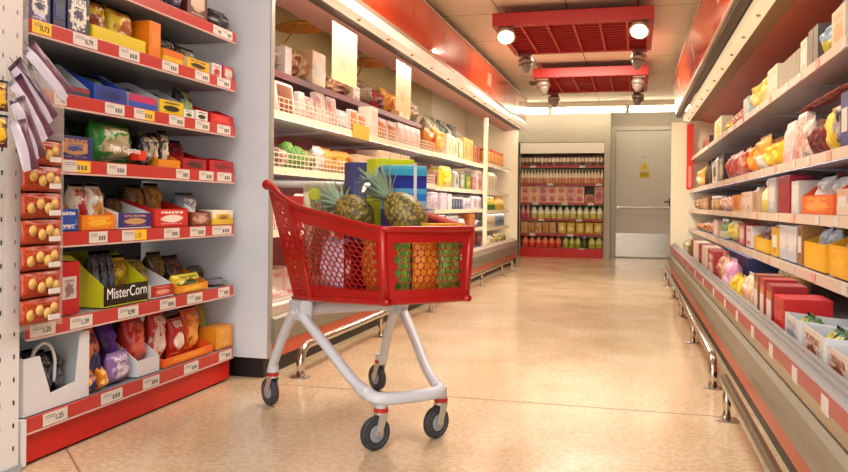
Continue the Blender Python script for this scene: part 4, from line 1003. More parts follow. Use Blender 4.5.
r(746, 752, 144, 'pouch', pm('e88a1c','f2b84a'), 'orange bag', d=.1)
r(753, 762, 136, 'pouch', pm('eadfd2','e2a84a','bandz'), 'white bag with amber foot', d=.1)
r(763, 777, 141, 'pouch', pm('e8b01c','f2d05a'), 'yellow cheese packet', n=2, d=.1)
r(778, 787, 122, 'dish', HAM, 'tall pink ham packet beside the yellow cheese packets', d=.06, lean=-.1)
r(788, 797, 113, 'dish', MEAT, 'tall marbled meat packet under the red diagonal pack', d=.06, lean=-.1)
r(798, 806, 117, 'pouch', pm('e9d8c8','c99a8a'), 'cream and rose packet under the red diagonal pack', d=.08)
r(807, 822, 122, 'pouch', pm('8a3a3a','5a2428'), 'wine red packet under the red diagonal pack', n=2, d=.08)
r(823, 832, 107, 'pouch', pm('e8bc24','f0d86a'), 'upright yellow packet by the red diagonal pack', d=.07)
r(833, 839, 98, 'pouch', pm('3a3634','b8a89a','print'), 'charcoal packet', d=.08)
r(840, 849, 92, 'carton', pm('1c2266','2a348a'), 'navy carton at the frame edge', d=.1)
# red diagonal salami pack lying over the packets
xx = XR+.25
Pa, Pb = on_plane(786, 113, xx, KR), on_plane(832, 96, xx, KR)
t = pack('pouch', abs(Pb.y-Pa.y)*1.05, .16, .035, mat('striped_salami', '8f1f22', .3, col2='c9685a', pat='stripe', scale=2.2, thr=.5, soft=.2), pm('9a2424'), True, 'salami_packet', 1)
t.location = (xx+.03+.0, (Pa.y+Pb.y)/2, 1.39); t.rotation_euler = (-1.25, 0, -PI/2)
tag(t, 'red striped salami pack lying across the packets of the packet chiller\'s second shelf', 'salami packet')
r = R3.run
r(693, 701, 198, 'pouch', pm('c9a878','8a6a4a'), 'tan bag at the far end', n=2, d=.1)
r(701, 709, 197, 'carton', pm('8a5a3a','c9a07a'), 'brown carton', d=.1)
r(710, 718, 196, 'jar', pm('a87a4a','d2b48a'), 'brown jar', n=2, d=.1)
r(719, 731, 196, 'pouch', pm('dca08a','e8c8b8'), 'pale pink packet', n=3, d=.08)
r(732, 740, 195, 'carton', pm('e09a4a','c9601c'), 'peach orange carton', d=.1)
r(741, 751, 192, 'carton', pm('e8c8b0','d29a8a'), 'flesh pink box', n=2, d=.1)
r(752, 758, 187, 'gable', pm('c9a888','a8845a'), 'sand coloured gable carton', d=.08)
r(759, 766, 181, 'bottle', pm('d8c85a','f0e8b0','bandz'), 'pale yellow bottle', d=.09, m2=pm('e9e2c8'))
r(767, 776, 170, 'carton', pm('b4b0ac','d9d4ce'), 'tall grey carton beside the crimson box', d=.1)
r(777, 790, 175, 'carton', pm('a01a2e','8a1226'), 'plain crimson box', d=.1, m2=pm('8f1628'))
r(791, 799, 181, 'carton', pm('c9c6be','e2d8cc'), 'pale carton between the crimson box and the orange trays', d=.1)
r(800, 835, 195, 'tray', pm('e2601c','f0a04a','print'), 'orange display tray', d=.3, m2=pm('e2581a'), hb=.185)
r(803, 817, 176, 'pouch', pm('b8bcc0','d9d8d4'), 'silver packet in the orange tray, farther from the frame edge', d=.08, back=.06, lift=.006)
r(818, 832, 176, 'pouch', pm('c6c8c8','a8a8a4'), 'dull silver packet in the orange tray, nearer the frame edge', d=.08, back=.06, lift=.006)
r(836, 849, 189, 'carton', pm('e2cbb4','d2a890','bandz'), 'low beige carton at the frame edge', d=.08)
r = R4.run
r(694, 702, 222, 'lump', pm('c9925a','a86a34'), 'bread roll pack', n=2, d=.14)
r(702, 712, 222, 'pouch', pm('d9a88a','a85a3a'), 'peach brown bag', n=2, d=.1)
r(713, 718, 220, 'carton', pm('d2b09a','e2d2c4'), 'dusty pink carton', d=.1)
r(719, 725, 219, 'bottle', pm('cfd6c4','7a9a6a','bandz'), 'white and green bottle', n=2, d=.08, m2=pm('e6e6dc'))
r(726, 737, 221, 'pouch', pm('c9b83a','e6d86a'), 'yellow green bag', n=2, d=.1)
r(738, 745, 223, 'carton', pm('a82838','e2c4c0'), 'red and white carton', d=.1)
r(746, 752, 226, 'carton', pm('d9d0d0','b85a6a'), 'white and pink carton', d=.1)
r(753, 770, 238, 'tray', pm('e8b01a','f0c84a','print'), 'low yellow tray', d=.24, m2=pm('e8b41e'), hb=.12)
r(754, 761, 224, 'pouch', pm('6a4a5a','a88a98'), 'plum bag in the low yellow tray', d=.07, back=.06, lift=.006)
r(762, 769, 223, 'pouch', pm('b8a8b0','d9ccd0'), 'pale mauve bag in the low yellow tray', d=.07, back=.06, lift=.006)
r(771, 778, 227, 'carton', pm('e8b624','c9901c'), 'solid yellow carton', d=.1)
r(779, 796, 226, 'carton', pm('c4c6ca','e0d8d4','bandz'), 'silver white carton', n=2, d=.1)
r(797, 802, 217, 'carton', pm('a0713c','8a5a2a'), 'narrow brown cardboard upright', d=.1)
r(803, 826, 243, 'tray', pm('ecac14','f2bc2a','print'), 'tall yellow display tray farther from the frame edge', d=.3, m2=pm('ecb01c'), hb=.17)
r(806, 823, 221, 'pouch', pm('a8b0b8','ccd0d4'), 'grey bag in the farther tall yellow tray', n=2, d=.07, back=.06, lift=.006)
r(828, 850, 246, 'tray', pm('e8a414','f0b828'), 'tall yellow display tray at the frame edge', d=.3, m2=pm('e8a81a'), hb=.17)
r(831, 847, 220, 'pouch', pm('e8a81c','b0b4b8'), 'yellow and grey bag in the tall yellow tray at the frame edge', d=.07, back=.06, lift=.006)
r = R5.run
r(683, 689, 240, 'gable', pm('8a8a4a','d6d0b0'), 'olive and cream carton at the far end', d=.1)
r(690, 697, 236, 'carton', pm('8a1626','e8d4c4','bandx'), 'crimson carton with cream edge, farthest of the crimson ones,', d=.12, m2=pm('e9d8c8'))
r(698, 706, 240, 'carton', pm('901a28','e2cdbc','bandx'), 'crimson carton with cream edge, middle of the crimson ones,', d=.12, m2=pm('e9d8c8'))
r(707, 714, 246, 'carton', pm('a22c34','e8c8bc','print'), 'rosy crimson carton', d=.1, m2=pm('e9d8c8'))
r(715, 722, 250, 'pouch', pm('e2b8a0','a8604a'), 'peach pouch beside the navy box', d=.1)
r(723, 728, 252, 'pouch', pm('d99ac0','e8c8da'), 'pink pouch beside the navy box', d=.1)
r(723, 750, 252, 'carton', pm('1e2050','2a2e70'), 'large navy box', d=.28, back=.16, m2=pm('262a66'), where='in the packet chiller well')
r(729, 740, 274, 'pouch', pm('e6b41c','f0d85a'), 'yellow pouch in front of the navy box', n=2, d=.09)
r(741, 752, 274, 'pouch', pm('e9dcd0','d2a88a'), 'cream pouch in front of the navy box', n=2, d=.09)
r(753, 758, 274, 'carton', pm('8a4a2a','d2a87a'), 'brown carton beyond the red boxes', d=.12)
r(759, 764, 278, 'carton', pm('b01c20','d9a04a','print'), 'slim red carton with gold print', d=.14)
r(765, 772, 284, 'carton', pm('981a1c','c9842a','print'), 'dark red carton with gold print', d=.14)
r(773, 783, 296, 'carton', pm('c21a1a','a81416'), 'plain red box beside the white trays', d=.18, m2=pm('c9221e'))
r(777, 793, 262, 'pouch', pm('d2a04a','e8d0a0'), 'gold and cream packet lying at the back, beyond the green packets', n=3, d=.1, back=.3, lift=.0)
for (a, b, tp, lab, c1) in ((784, 799, 316, 'farthest white display tray with pale picture', 'd2d0d2'), (801, 824, 330, 'middle white display tray with food picture', 'd8cfc4'), (826, 850, 352, 'white display tray with red-brown food picture at the frame edge', 'd6c6b8')):
    q = R5.run(a, b, tp, 'tray', pm(c1, '8f3d22' if a > 800 else '8a94a8', 'print'), lab, d=.42, m2=CARD, hb=.145)[0]
r(786, 798, 309, 'pouch', pm('2c6a3a','d2c23a'), 'green and yellow packet in the farthest white tray', n=2, d=.09, back=.05, lift=.006, hmax=.19)
r(803, 822, 318, 'pouch', pm('2a5a44','c9b83a'), 'green packet with gold print in the middle white tray', n=3, d=.09, back=.08, lift=.006, hmax=.17)
r(828, 848, 330, 'pouch', pm('3a5a3a','b8a02a'), 'olive packet with gold print in the white tray at the frame edge', n=3, d=.09, back=.1, lift=.006, hmax=.15, where='')
for (a, b, w_) in ((786, 798, 'farthest'), (803, 822, 'middle'), (828, 848, 'nearest')):
    r(a, b, 300, 'pouch', pm('3f5a2c','cdb53c','noise'), 'olive and gold packet in the second row inside the %s white tray' % w_, n=3, d=.07, back=.2, lift=.006, hmax=.13, where='')
    r(a, b, 300, 'pouch', pm('2f3a24','b89a30','noise'), 'dark gold-flecked packet in the rear row inside the %s white tray' % w_, n=3, d=.07, back=.3, lift=.006, hmax=.15, where='')

# ------------------------------------------------------------------ shelves on the back wall
bu = thing('wall_shelves', 'back wall shelf unit with red shelf edges and red base', 'shelving unit', (-1.255, 14.05, 0))
zr = [1.60, 1.29, .955, .675, .415, .17]
obj('back_panel', box(NB(), -.72, .44, 0, .72, .46, 1.99), mat('shelf_back_grey', 'a89a8a', .6), bu)
obj('base', box(NB(), -.72, -.02, .0, .72, .43, .15), REDKICK, bu)
obj('header', box(NB(), -.72, -.03, 1.81, .72, .44, 1.99), mat('white_header', 'e9e4da', .4), bu)
for s in (-1, 1): obj('side_panel', box(NB(), s*.725-.005, 0, 0, s*.725+.005, .44, 1.81), mat('side_cream', 'd9cfbc', .5), bu)
for i, z in enumerate(zr):
    sh = obj('shelf', box(NB(), -.715, -.0, z-.04, .715, .43, z-.005), SHELFM, bu)
    obj('price_rail', box(NB(), -.715, -.012, z-.036, .715, 0, z), mat('dark_red_rail', ('a83038', 'c8482c', 'c83a34', 'cc4a3a', 'cc5a30', 'c02020')[i], .4), sh)
bw = ['top', 'second', 'third', 'fourth', 'fifth', 'bottom']
def backrow(i, xs, kind, hs, m, label, d=.09, m2=None, gap=.98, rows=1, dz=0):
    n = len(xs)-1
    for rr in range(rows):
        for j in range(n):
            w = (xs[j+1]-xs[j]); t = pack(kind, w*gap, hs, d, m[(j*7+rr*3) % len(m)] if isinstance(m, list) else m, m2, False)
            t.location = ((xs[j]+xs[j+1])/2, 14.06, zr[i]+dz*rr)
            tag(t, '%s in the row, %s back wall shelf' % (label, bw[i]) if n*rows > 1 else '%s, %s back wall shelf' % (label, bw[i]), CATN[kind][1], '%s, back wall %s shelf' % (label, bw[i]) if n*rows > 1 else None)
def lsp(a, b, n): return [a+(b-a)*i/n for i in range(n+1)]
xl, xr = -1.965, -.545
backrow(0, lsp(xl, xl+.20, 3), 'jar', .17, pm('6e5648','c9b4a0','bandz'), 'taupe jar with dark foot', m2=pm('4a3a34'))
backrow(0, lsp(xl+.21, xr, 19), 'jar', .17, [pm('86685a','e0cdb8','bandz'), pm('6b4c42','d9c0ae','bandz'), pm('94786a','e8dccc','bandz')], 'beige jar with dark foot', m2=pm('6a544a'), d=.075)
backrow(1, lsp(xl, xr, 26), 'bottle', .245, [pm('d69a78','efdcc4','bandz'), pm('cf8a6a','e9d6c0','bandz'), pm('d8a884','e6e0cc','bandz')], 'slim peach bottle', m2=pm('c4ccc0'), d=.055)
backrow(2, lsp(xl, xr-.32, 7), 'carton', .14, [pm('e6bc9c','b8505a','print'), pm('e8c8a4','c06a5a','print'), pm('dba898','a84a6a','print')], 'peach carton with rose print, stacked two high', rows=2, dz=.142, d=.15)
backrow(2, [xr-.31, xr-.16], 'carton', .14, pm('c07a5a','8a3a34','print'), 'single brick coloured carton below a gap', d=.15)
backrow(2, lsp(xr-.15, xr, 1), 'carton', .28, pm('d29a7a','a8404a','print'), 'tall peach carton at the door end', d=.15)
backrow(3, lsp(xl, xl+.17, 2), 'bottle', .23, pm('c9607a','e2a0a0','bandz'), 'pink bottle', m2=pm('d2b0a8'), d=.08)
backrow(3, lsp(xl+.18, xr, 11), 'bottle', .23, [pm('cfd07a','f0f0d8','bandz'), pm('d9cc6a','f2eed8','bandz')], 'pale yellow-green bottle', m2=pm('5a9a7a'), d=.105)
backrow(4, lsp(xl, xl+.62, 5), 'pouch', .20, [pm('e8c8a8','d29a3a','print'), pm('e0b090','c98a3a','print')], 'peach and gold bag', d=.1)
backrow(4, lsp(xl+.64, xr, 5), 'pouch', .20, pm('e8c03a','f0e0a0','print'), 'yellow bag', d=.1)
backrow(5, lsp(xl+.03, xl+.72, 6), 'bottle', .2, pm('e04a30','f0866a','bandz'), 'orange-red bottle', m2=pm('a8302a'), d=.11)
backrow(5, lsp(xl+.74, xl+1.05, 3), 'bottle', .2, pm('a8b03a','d2d27a','bandz'), 'lime green bottle beside the red ones', m2=pm('6a8a2a'), d=.1)
backrow(5, [xl+1.06, xl+1.16], 'bottle', .2, pm('4a4a1c','6a6a2a'), 'single dark olive bottle', d=.095)
backrow(5, lsp(xl+1.17, xr, 2), 'bottle', .2, pm('b8bc4a','dcdc8a','bandz'), 'pale lime bottle at the door end', m2=pm('7a9a3a'), d=.1)
for i, xs in enumerate(((-1.75,-.9), (-1.45,-.62), (-1.7,-1.2,-.75), (-1.6,-.95), (-1.75,-1.1), (-.9,))):
    for x in xs:
        t = obj('price_tag', box(NB(), -.05, -.003, -.02, .05, 0, .02), TAG); t.location = (x, 14.037, zr[i]-.024)
        tag(t, 'white price tag on the %s red shelf edge of the back wall unit' % bw[i], 'price tag', 'white tags, back wall %s shelf' % bw[i])

# ------------------------------------------------------------------ shopping cart
CO = Vector((-1.383, 3.475, 0)); CA = math.atan2(-.724, .69)
cart = thing('shopping_cart', 'red plastic shopping cart on a white four-wheeled frame, filled with groceries', 'shopping cart', CO, CA)
REDB = mat('red_basket_plastic', 'a5100d', .32, coat=.1)
FRAME = mat('white_frame_plastic', 'c6cbd2', .4)
def lerp(a, b, t): return a+(b-a)*t
def polyat(P, u):
    P = [Vector(p) for p in P]; n = len(P)-1; x = min(max(u, 0), 1)*n; i = min(int(x), n-1); return P[i].lerp(P[i+1], x-i)
def perforated(name, f, nx, ny, hole, m, parent, margins=(.05,.05,.1,.1), th=.005, flip=False, label=None):
    """panel f(u,v) with a honeycomb of real holes and a solid border"""
    ml, mr, mb, mt_ = margins; bm = NB()
    du = (1-ml-mr)/nx; dv = (1-mb-mt_)/(ny*.75+.25)
    for r in range(ny):
        for c in range(nx + (0 if r % 2 == 0 else -1)):
            cu = ml+du*(c+.5+(0 if r % 2 == 0 else .5)); cv = mb+dv*(.5+.75*r)
            O, I = [], []
            for k in range(6):
                a = PI/2+k*PI/3
                O.append(bm.verts.new(f(cu+du*.5774*math.cos(a), cv+dv*.5*math.sin(a))))
                I.append(k)
            In = []
            for k in range(12):
                a = PI/2+k*PI/6; rr = .5774*math.cos(PI/6)/max(.6, math.cos((k % 2)*PI/6)) if 0 else .5
                In.append(bm.verts.new(f(cu+du*hole*rr*math.cos(a)*1.08, cv+dv*.433*hole*2*rr*math.sin(a)*1.02)))
            for k in range(6):
                a0, a1 = O[k], O[(k+1) % 6]; i0, im, i1 = In[2*k], In[2*k+1], In[(2*k+2) % 12]
                bm.faces.new((a0, a1, im)); bm.faces.new((a0, im, i0)); bm.faces.new((a1, i1, im))
    def strip(u0, u1, v0, v1, n1=8, n2=2):
        G = [[bm.verts.new(f(lerp(u0,u1,i/n1), lerp(v0,v1,j/n2))) for j in range(n2+1)] for i in range(n1+1)]
        for i in range(n1):
            for j in range(n2): bm.faces.new((G[i][j], G[i+1][j], G[i+1][j+1], G[i][j+1]))
    strip(0, 1, 0, mb+dv*.02, 12); strip(0, 1, 1-mt_-dv*.02, 1, 12); 
    strip(0, ml+du*.02, mb, 1-mt_, 2, 6); strip(1-mr-du*.02, 1, mb, 1-mt_, 2, 6)
    # half cells at the ends of the odd rows are filled
    for r in range(1, ny, 2):
        cv = mb+dv*(.5+.75*r)
        strip(ml, ml+du*.52, cv-dv*.27, cv+dv*.27, 1, 1); strip(1-mr-du*.52, 1-mr, cv-dv*.27, cv+dv*.27, 1, 1)
    bmesh.ops.remove_doubles(bm, verts=bm.verts, dist=.0004)
    bmesh.ops.recalc_face_normals(bm, faces=bm.faces)
    o = obj(name, bm, m, parent, label=label)
    md = o.modifiers.new('thickness', 'SOLIDIFY'); md.thickness = th; md.offset = 0
    return o
RIM = [(-.06,-.272,.985), (.02,-.268,.965), (.13,-.262,.925), (.31,-.248,.88), (.58,-.222,.848), (.80,-.196,.822), (.955,-.178,.808)]
def rim_at(s):
    for a, b in zip(RIM, RIM[1:]):
        if a[0] <= s <= b[0]: return Vector(a).lerp(Vector(b), (s-a[0])/(b[0]-a[0]))
    return Vector(RIM[-1])
def mir(f): return lambda u, v: Vector((f(u,v).x, -f(u,v).y, f(u,v).z))
def side_main(u, v):
    b = Vector((.36,-.212,.507)).lerp(Vector((.955,-.162,.556)), u); t = rim_at(lerp(.21, .955, u)); p = b.lerp(t, v); p.y -= .008*math.sin(PI*min(max(v,0),1)); return p
def side_rear(u, v):
    b = Vector((.18,-.222,.492)).lerp(Vector((.37,-.212,.507)), u); t = rim_at(lerp(-.055, .22, u)); return b.lerp(t, v)
def front(u, v):
    b = Vector((.958,-.162,.556)).lerp(Vector((.958,.162,.556)), u); t = Vector((.965,-.178,.808)).lerp(Vector((.965,.178,.808)), u); p = b.lerp(t, v); p.x += .018*(1-(2*u-1)**2); return p
def rear(u, v):
    b = Vector((.18,-.222,.492)).lerp(Vector((.18,.222,.492)), u); t = Vector((-.04,-.262,.93)).lerp(Vector((-.04,.262,.93)), u); return b.lerp(t, v)
for nm, tr in (('near', lambda f: f), ('far', mir)):
    o = perforated('side_panel', tr(side_main), 13, 11, .90, REDB, cart, (.05,.05,.14,.17))
    perforated('rear_corner_panel', tr(side_rear), 2, 13, .55, REDB, cart, (.22,.30,.06,.08))
    s = -1 if nm == 'near' else 1
    obj('corner_post', tube(NB(), [(.37,s*.216,.505), (.30,s*.232,.70), (.212,s*.258,.90)], (.012,.012), 10), REDB, cart, smooth=True)
    obj('corner_post', tube(NB(), [(.952,s*.163,.55), (.958,s*.182,.81)], .0165, 12), REDB, cart, smooth=True)
perforated('front_panel', front, 11, 7, .93, REDB, cart, (.09,.09,.16,.17))
perforated('rear_flap', rear, 9, 10, .7, REDB, cart, (.06,.06,.08,.08))
bm = NB()
def quadstrip(bm, L, R): 
    A = [bm.verts.new(p) for p in L]; B = [bm.verts.new(p) for p in R]
    for i in range(len(A)-1): bm.faces.new((A[i], A[i+1], B[i+1], B[i]))
quadstrip(bm, [(.18,-.222,.492),(.36,-.212,.507),(.955,-.162,.556)], [(.18,.222,.492),(.36,.212,.507),(.955,.162,.556)])
o = obj('basket_floor', bm, REDB, cart); md = o.modifiers.new('thickness', 'SOLIDIFY'); md.thickness = .008; md.offset = 0
rim = [Vector(p) for p in RIM]; rr = [Vector((p.x, -p.y, p.z)) for p in rim[::-1]]
pts = bez(rim[:-1] + [Vector((.935,-.182,.81)), Vector((.968,-.165,.809)), Vector((.985,-.06,.809)), Vector((.985,.06,.809)), Vector((.968,.165,.809)), Vector((.935,.182,.81))] + rr[1:], 5)
rad = [(.011+.008*max(0, (.12-p.x)/.18), .019) for p in pts]
obj('rim', tube(NB(), pts, rad, 12), REDB, cart, smooth=True)
base = bez([(.18,-.224,.492),(.36,-.214,.506),(.93,-.168,.552),(.958,-.15,.556),(.974,0,.557),(.958,.15,.556),(.93,.168,.552),(.36,.214,.506),(.18,.224,.492)], 4)
obj('base_band', tube(NB(), base, (.012,.012), 8), REDB, cart, smooth=True)
obj('handle', tube(NB(), [(-.055,-.262,.985),(-.058,0,.988),(-.055,.262,.985)], .0165, 14), mat('grey_handle_grip', 'b9b8ae', .3), cart, smooth=True, label='pale grey handle bar')
for s in (-1, 1):
    bm = NB(); bmesh.ops.create_uvsphere(bm, u_segments=16, v_segments=10, radius=.024, matrix=Matrix.Translation((-.055, s*.272, .982))); obj('handle_end', bm, REDB, cart, smooth=True)
# white frame
for s in (-1, 1):
    leg = tube(NB(), bez([(.268,s*.238,.452),(.20,s*.247,.40),(.13,s*.258,.31),(.06,s*.27,.20),(.035,s*.275,.145)], 5), [(.026-.0002*i, .021) for i in range(21)], 12)
    obj('rear_leg', leg, FRAME, cart, smooth=True)
    obj('front_leg', tube(NB(), bez([(.268,s*.238,.452),(.36,s*.225,.405),(.52,s*.195,.32),(.64,s*.172,.25),(.72,s*.157,.215),(.79,s*.145,.20)], 5), (.021,.024), 12), FRAME, cart, smooth=True)
    bm = NB(); prism(bm, [(.20,.41),(.33,.41),(.35,.497),(.19,.487)], 1, s*.252 if s < 0 else .2, -.2 if s < 0 else .252); obj('hub_bracket', bm, FRAME, cart, bevel=.008)
obj('cross_member', tube(NB(), bez([(.27,-.215,.455),(.285,-.1,.462),(.285,.1,.462),(.27,.215,.455)], 5), (.028,.034), 12), FRAME, cart, smooth=True)
obj('front_bumper', tube(NB(), bez([(.72,-.157,.213),(.80,-.146,.195),(.838,-.115,.188),(.848,0,.186),(.838,.115,.188),(.80,.146,.195),(.72,.157,.213)], 6), (.024,.019), 12), FRAME, cart, smooth=True)
obj('child_seat_bar', tube(NB(), [(.11,-.215,.73),(.11,.215,.73)], .008, 8), STEEL, cart, smooth=True)
TYRE = mat('dark_grey_tyre', '33363c', .6); HUBM = mat('grey_wheel_hub', '8f98a8', .45); CAPR = mat('red_collar', 'b5201a', .4); FORK = mat('galvanised_fork', 'c2c3bd', .3, .6)
inv = Matrix.Rotation(-CA, 4, 'Z')
for (wx, wy), ang, low in (((-1.565,3.267), -125, 0), ((-.913,2.783), -36, 1), ((-.736,2.994), -30, 1), ((-1.201,3.682), -128, 0)):
    n = Vector((math.cos(math.radians(ang)), math.sin(math.radians(ang)), 0)); tdir = Vector((-n.y, n.x, 0))
    if tdir.x*math.cos(PSI)+tdir.y*math.sin(PSI) < 0: tdir = -tdir
    ctr = Vector((wx, wy, 0)); piv = ctr + tdir*.026
    L = lambda p: inv @ (Vector(p)-CO)
    zt = .165 if low else .15
    # fork: two cheeks and a crown
    bm = NB()
    for sg_ in (-1, 1):
        q = n*(.019*sg_)
        A = [ctr+q+tdir*-.012+Vector((0,0,.058)), ctr+q+tdir*.014+Vector((0,0,.052)), piv+q+tdir*.018+Vector((0,0,.132)), piv+q+tdir*-.018+Vector((0,0,.132))]
        V0 = [bm.verts.new(L(p+n*.0025)) for p in A]; V1 = [bm.verts.new(L(p-n*.0025)) for p in A]
        bm.faces.new(V0); bm.faces.new(V1[::-1])
        for i in range(4): bm.faces.new((V0[i], V1[i], V1[(i+1) % 4], V0[(i+1) % 4]))
    tube(bm, [L(piv+Vector((0,0,.128))), L(piv+Vector((0,0,.136)))], .024, 14)
    bmesh.ops.recalc_face_normals(bm, faces=bm.faces)
    ck = obj('caster', bm, FORK, cart)
    obj('collar', tube(NB(), [L(piv+Vector((0,0,.136))), L(piv+Vector((0,0,.152)))], .026, 18), CAPR, ck, label='red collar')
    obj('leg_socket', tube(NB(), [L(piv+Vector((0,0,.152))), L(piv+Vector((0,0,zt+.03)))], .0235, 14), FRAME, ck)
    def wheel(prof, nm, m):
        bm = lathe(NB(), prof, 28, ax=1); o = obj(nm, bm, m, ck, smooth=False)
        o.location = L(ctr+Vector((0,0,.0615))); o.rotation_euler = (0, 0, math.radians(ang)+PI/2-CA); 
        return o
    wheel([(.046,-.013),(.058,-.013),(.0612,-.008),(.0612,.008),(.058,.013),(.046,.013)], 'tyre', TYRE)
    wheel([(.001,-.0145),(.03,-.0145),(.033,-.011),(.044,-.011),(.046,-.0135),(.0465,.0135),(.044,.011),(.033,.011),(.03,.0145),(.001,.0145)], 'wheel_hub', HUBM)
    wheel([(.001,-.024),(.008,-.024),(.008,.024),(.001,.024)], 'axle', STEEL)

# groceries in the cart
def cw(s, t, z): 
    a = Vector((math.cos(CA), math.sin(CA), 0)); w = Vector((-math.sin(CA), math.cos(CA), 0)); return CO+a*s+w*t+Vector((0,0,z))
def cput(t, s, tt, z, rz=0, rx=0): t.location = cw(s, tt, z); t.rotation_euler = (rx, 0, CA+rz); return t
zf = lambda s: .498+(s-.18)*.0826+.008
PINEM = mat('pineapple_rind', 'a08c40', .5, col2='4c4420', pat='voronoi', scale=66, thr=.45, soft=.22)
LEAFM = mat('pineapple_leaf', '8ea287', .5, col2='647f68', pat='noise', scale=10, thr=.5, soft=.3)
def pineapple(label, base, tip, seed, L_=.195, R_=.07):
    base, tip = Vector(base), Vector(tip); ax = (tip-base).normalized()
    t = thing('pineapple', label, 'pineapple', cw(*base)); t.rotation_mode = 'QUATERNION'
    wa = (cw(*tip)-cw(*base)).normalized(); t.rotation_quaternion = wa.to_track_quat('Z', 'Y')
    bm = NB(); n1, n2 = 36, 26; R = []
    for j in range(n2+1):
        v = j/n2; r0 = R_*(math.sin(PI*min(.98, .06+.88*v)))**.55
        R.append([bm.verts.new(((r0+.0045*abs(math.sin((k*10/n1+v*8)*PI)*math.sin((k*10/n1-v*8)*PI)))*math.cos(2*PI*k/n1), (r0+.0045*abs(math.sin((k*10/n1+v*8)*PI)*math.sin((k*10/n1-v*8)*PI)))*math.sin(2*PI*k/n1), v*L_)) for k in range(n1)])
    for A, B in zip(R, R[1:]):
        for k in range(n1): bm.faces.new((A[k], A[(k+1) % n1], B[(k+1) % n1], B[k]))
    bm.faces.new(R[0][::-1]); bm.faces.new(R[-1])
    obj('fruit', bm, PINEM, t, smooth=True)
    rg = random.Random(seed); bm = NB()
    for i in range(48):
        a = i*2.4; f = i/48; ln = lerp(.11, .19, f)*rg.uniform(.85, 1.1); sp = lerp(.75, .08, f)
        d = Vector((math.cos(a), math.sin(a), 0)); w = Vector((-math.sin(a), math.cos(a), 0))
        p = Vector((0,0,L_*.97))+d*.014*(1-f); prev = None
        for j in range(6):
            q = j/5; c = p+d*(ln*sp*(q**1.2))+Vector((0,0,ln*(q*(1-.32*sp*q)))); ww = .011*(1-q)**.8*(.7+.6*q)+.0006
            cur = (bm.verts.new(c-w*ww), bm.verts.new(c+d*(-.003*(1-q))), bm.verts.new(c+w*ww))
            if prev: bm.faces.new((prev[0], prev[1], cur[1], cur[0])); bm.faces.new((prev[1], prev[2], cur[2], cur[1]))
            prev = cur
    o = obj('leaf_crown', bm, LEAFM, t, smooth=True); md = o.modifiers.new('thickness', 'SOLIDIFY'); md.thickness = .0015
    return t
p1 = pineapple('pineapple lying in the cart with its crown towards the cart handle', (.60,-.085,.832), (.38,-.105,.905), 3)
p2 = pineapple('pineapple in the cart leaning on the blue striped pack, crown pointing up', (.82,.05,.80), (.70,-.01,.91), 9)
q = obj('hang_tag', lathe(NB(), [(.001,-.001),(.03,-.001),(.03,.001),(.001,.001)], 24, ax=1), BLACK, p2, label='black round hang tag with a white mark')
q.matrix_parent_inverse = Matrix.Identity(4)
bpy.context.view_layer.update()
tw = Matrix.Translation(cw(.66,-.11,.965)) @ Matrix.Rotation(math.radians(20), 4, 'Z') @ Matrix.Rotation(math.radians(-10), 4, 'X')
q.matrix_local = p2.matrix_world.inverted() @ tw
bm = NB(); prism(bm, [(-.016,-.022),(-.006,-.022),(.006,-.002),(.02,.008),(.014,.018),(-.004,.014),(-.012,-.002)], 1, -.003, -.001); obj('tag_mark', bm, TEXTW, q)
# blue pack, yellow pack, navy box
BLUEP = bpy.data.materials.new('blue_striped_wrapper'); BLUEP.use_nodes = True
nt = BLUEP.node_tree; b = nt.nodes['Principled BSDF']; tc = nt.nodes.new('ShaderNodeTexCoord'); sp = nt.nodes.new('ShaderNodeSeparateXYZ'); rp = nt.nodes.new('ShaderNodeValToRGB')
nt.links.new(tc.outputs['Generated'], sp.inputs[0]); nt.links.new(sp.outputs['Z'], rp.inputs[0]); nt.links.new(rp.outputs[0], b.inputs['Base Color']); rp.color_ramp.interpolation = 'CONSTANT'; b.inputs['Roughness'].default_value = .3
els = [(0,'2a2f7a'),(.62,'2b46a8'),(.66,'8fc2e6'),(.72,'2f8ad6'),(.78,'58b0e0'),(.82,'283a9a'),(.88,'2a2f86'),(.92,'3aa6c8'),(.97,'58b8cc')]
while len(rp.color_ramp.elements) < len(els): rp.color_ramp.elements.new(.5)
for e, (p_, c_) in zip(rp.color_ramp.elements, els): e.position = p_; e.color = lin(c_)
t = thing('paper_pack', 'tall blue striped pack with a white strap, standing in the cart', 'paper pack'); cput(t, .61, .104, zf(.6), PI/2)
link('wrapper', U['carton'], t, BLUEP, sc=(.165, .09, .515)); bm = NB(); box(bm, .022, -.004, .26, .034, .0, .525); box(bm, .022, -.004, .515, .034, .09, .521); obj('strap', bm, WHITE, t, label='white strap')
bm = NB(); prism(bm, [(-.07,.33),(-.02,.355),(-.005,.40),(-.03,.385),(-.06,.37)], 1, -.002, .0); obj('bird_print', bm, pm('e2edf6'), t)
t = thing('paper_pack', 'yellow-green pack with a dark emblem behind the blue striped pack', 'paper pack'); cput(t, .50, .098, zf(.5), PI/2)
link('wrapper', U['carton'], t, pm('dcd82a','c6cc20','bandz'), sc=(.18, .09, .555))
obj('emblem', lathe(NB(), [(.001,-.002),(.026,-.002),(.026,.001),(.001,.001)], 20, (-.06,0,.50), 1), pm('3a4a8a','9aa4c0','noise'), t, label='dark blue round emblem')
t = pack('carton', .085, .555, .06, pm('3c4278','58608e'), pm('4a5088'), True); cput(t, .36, -.003, zf(.36), PI/2)
tag(t, 'slim navy box standing in the cart beside the yellow-green pack', 'carton')
t = pack('pouch', .15, .44, .05, pm('c9c29a','7a5a3c','print'), pm('b8b08a'), True, 'fruit_pouch', 1); cput(t, .20, -.11, zf(.2)+.03, PI/2, 0)
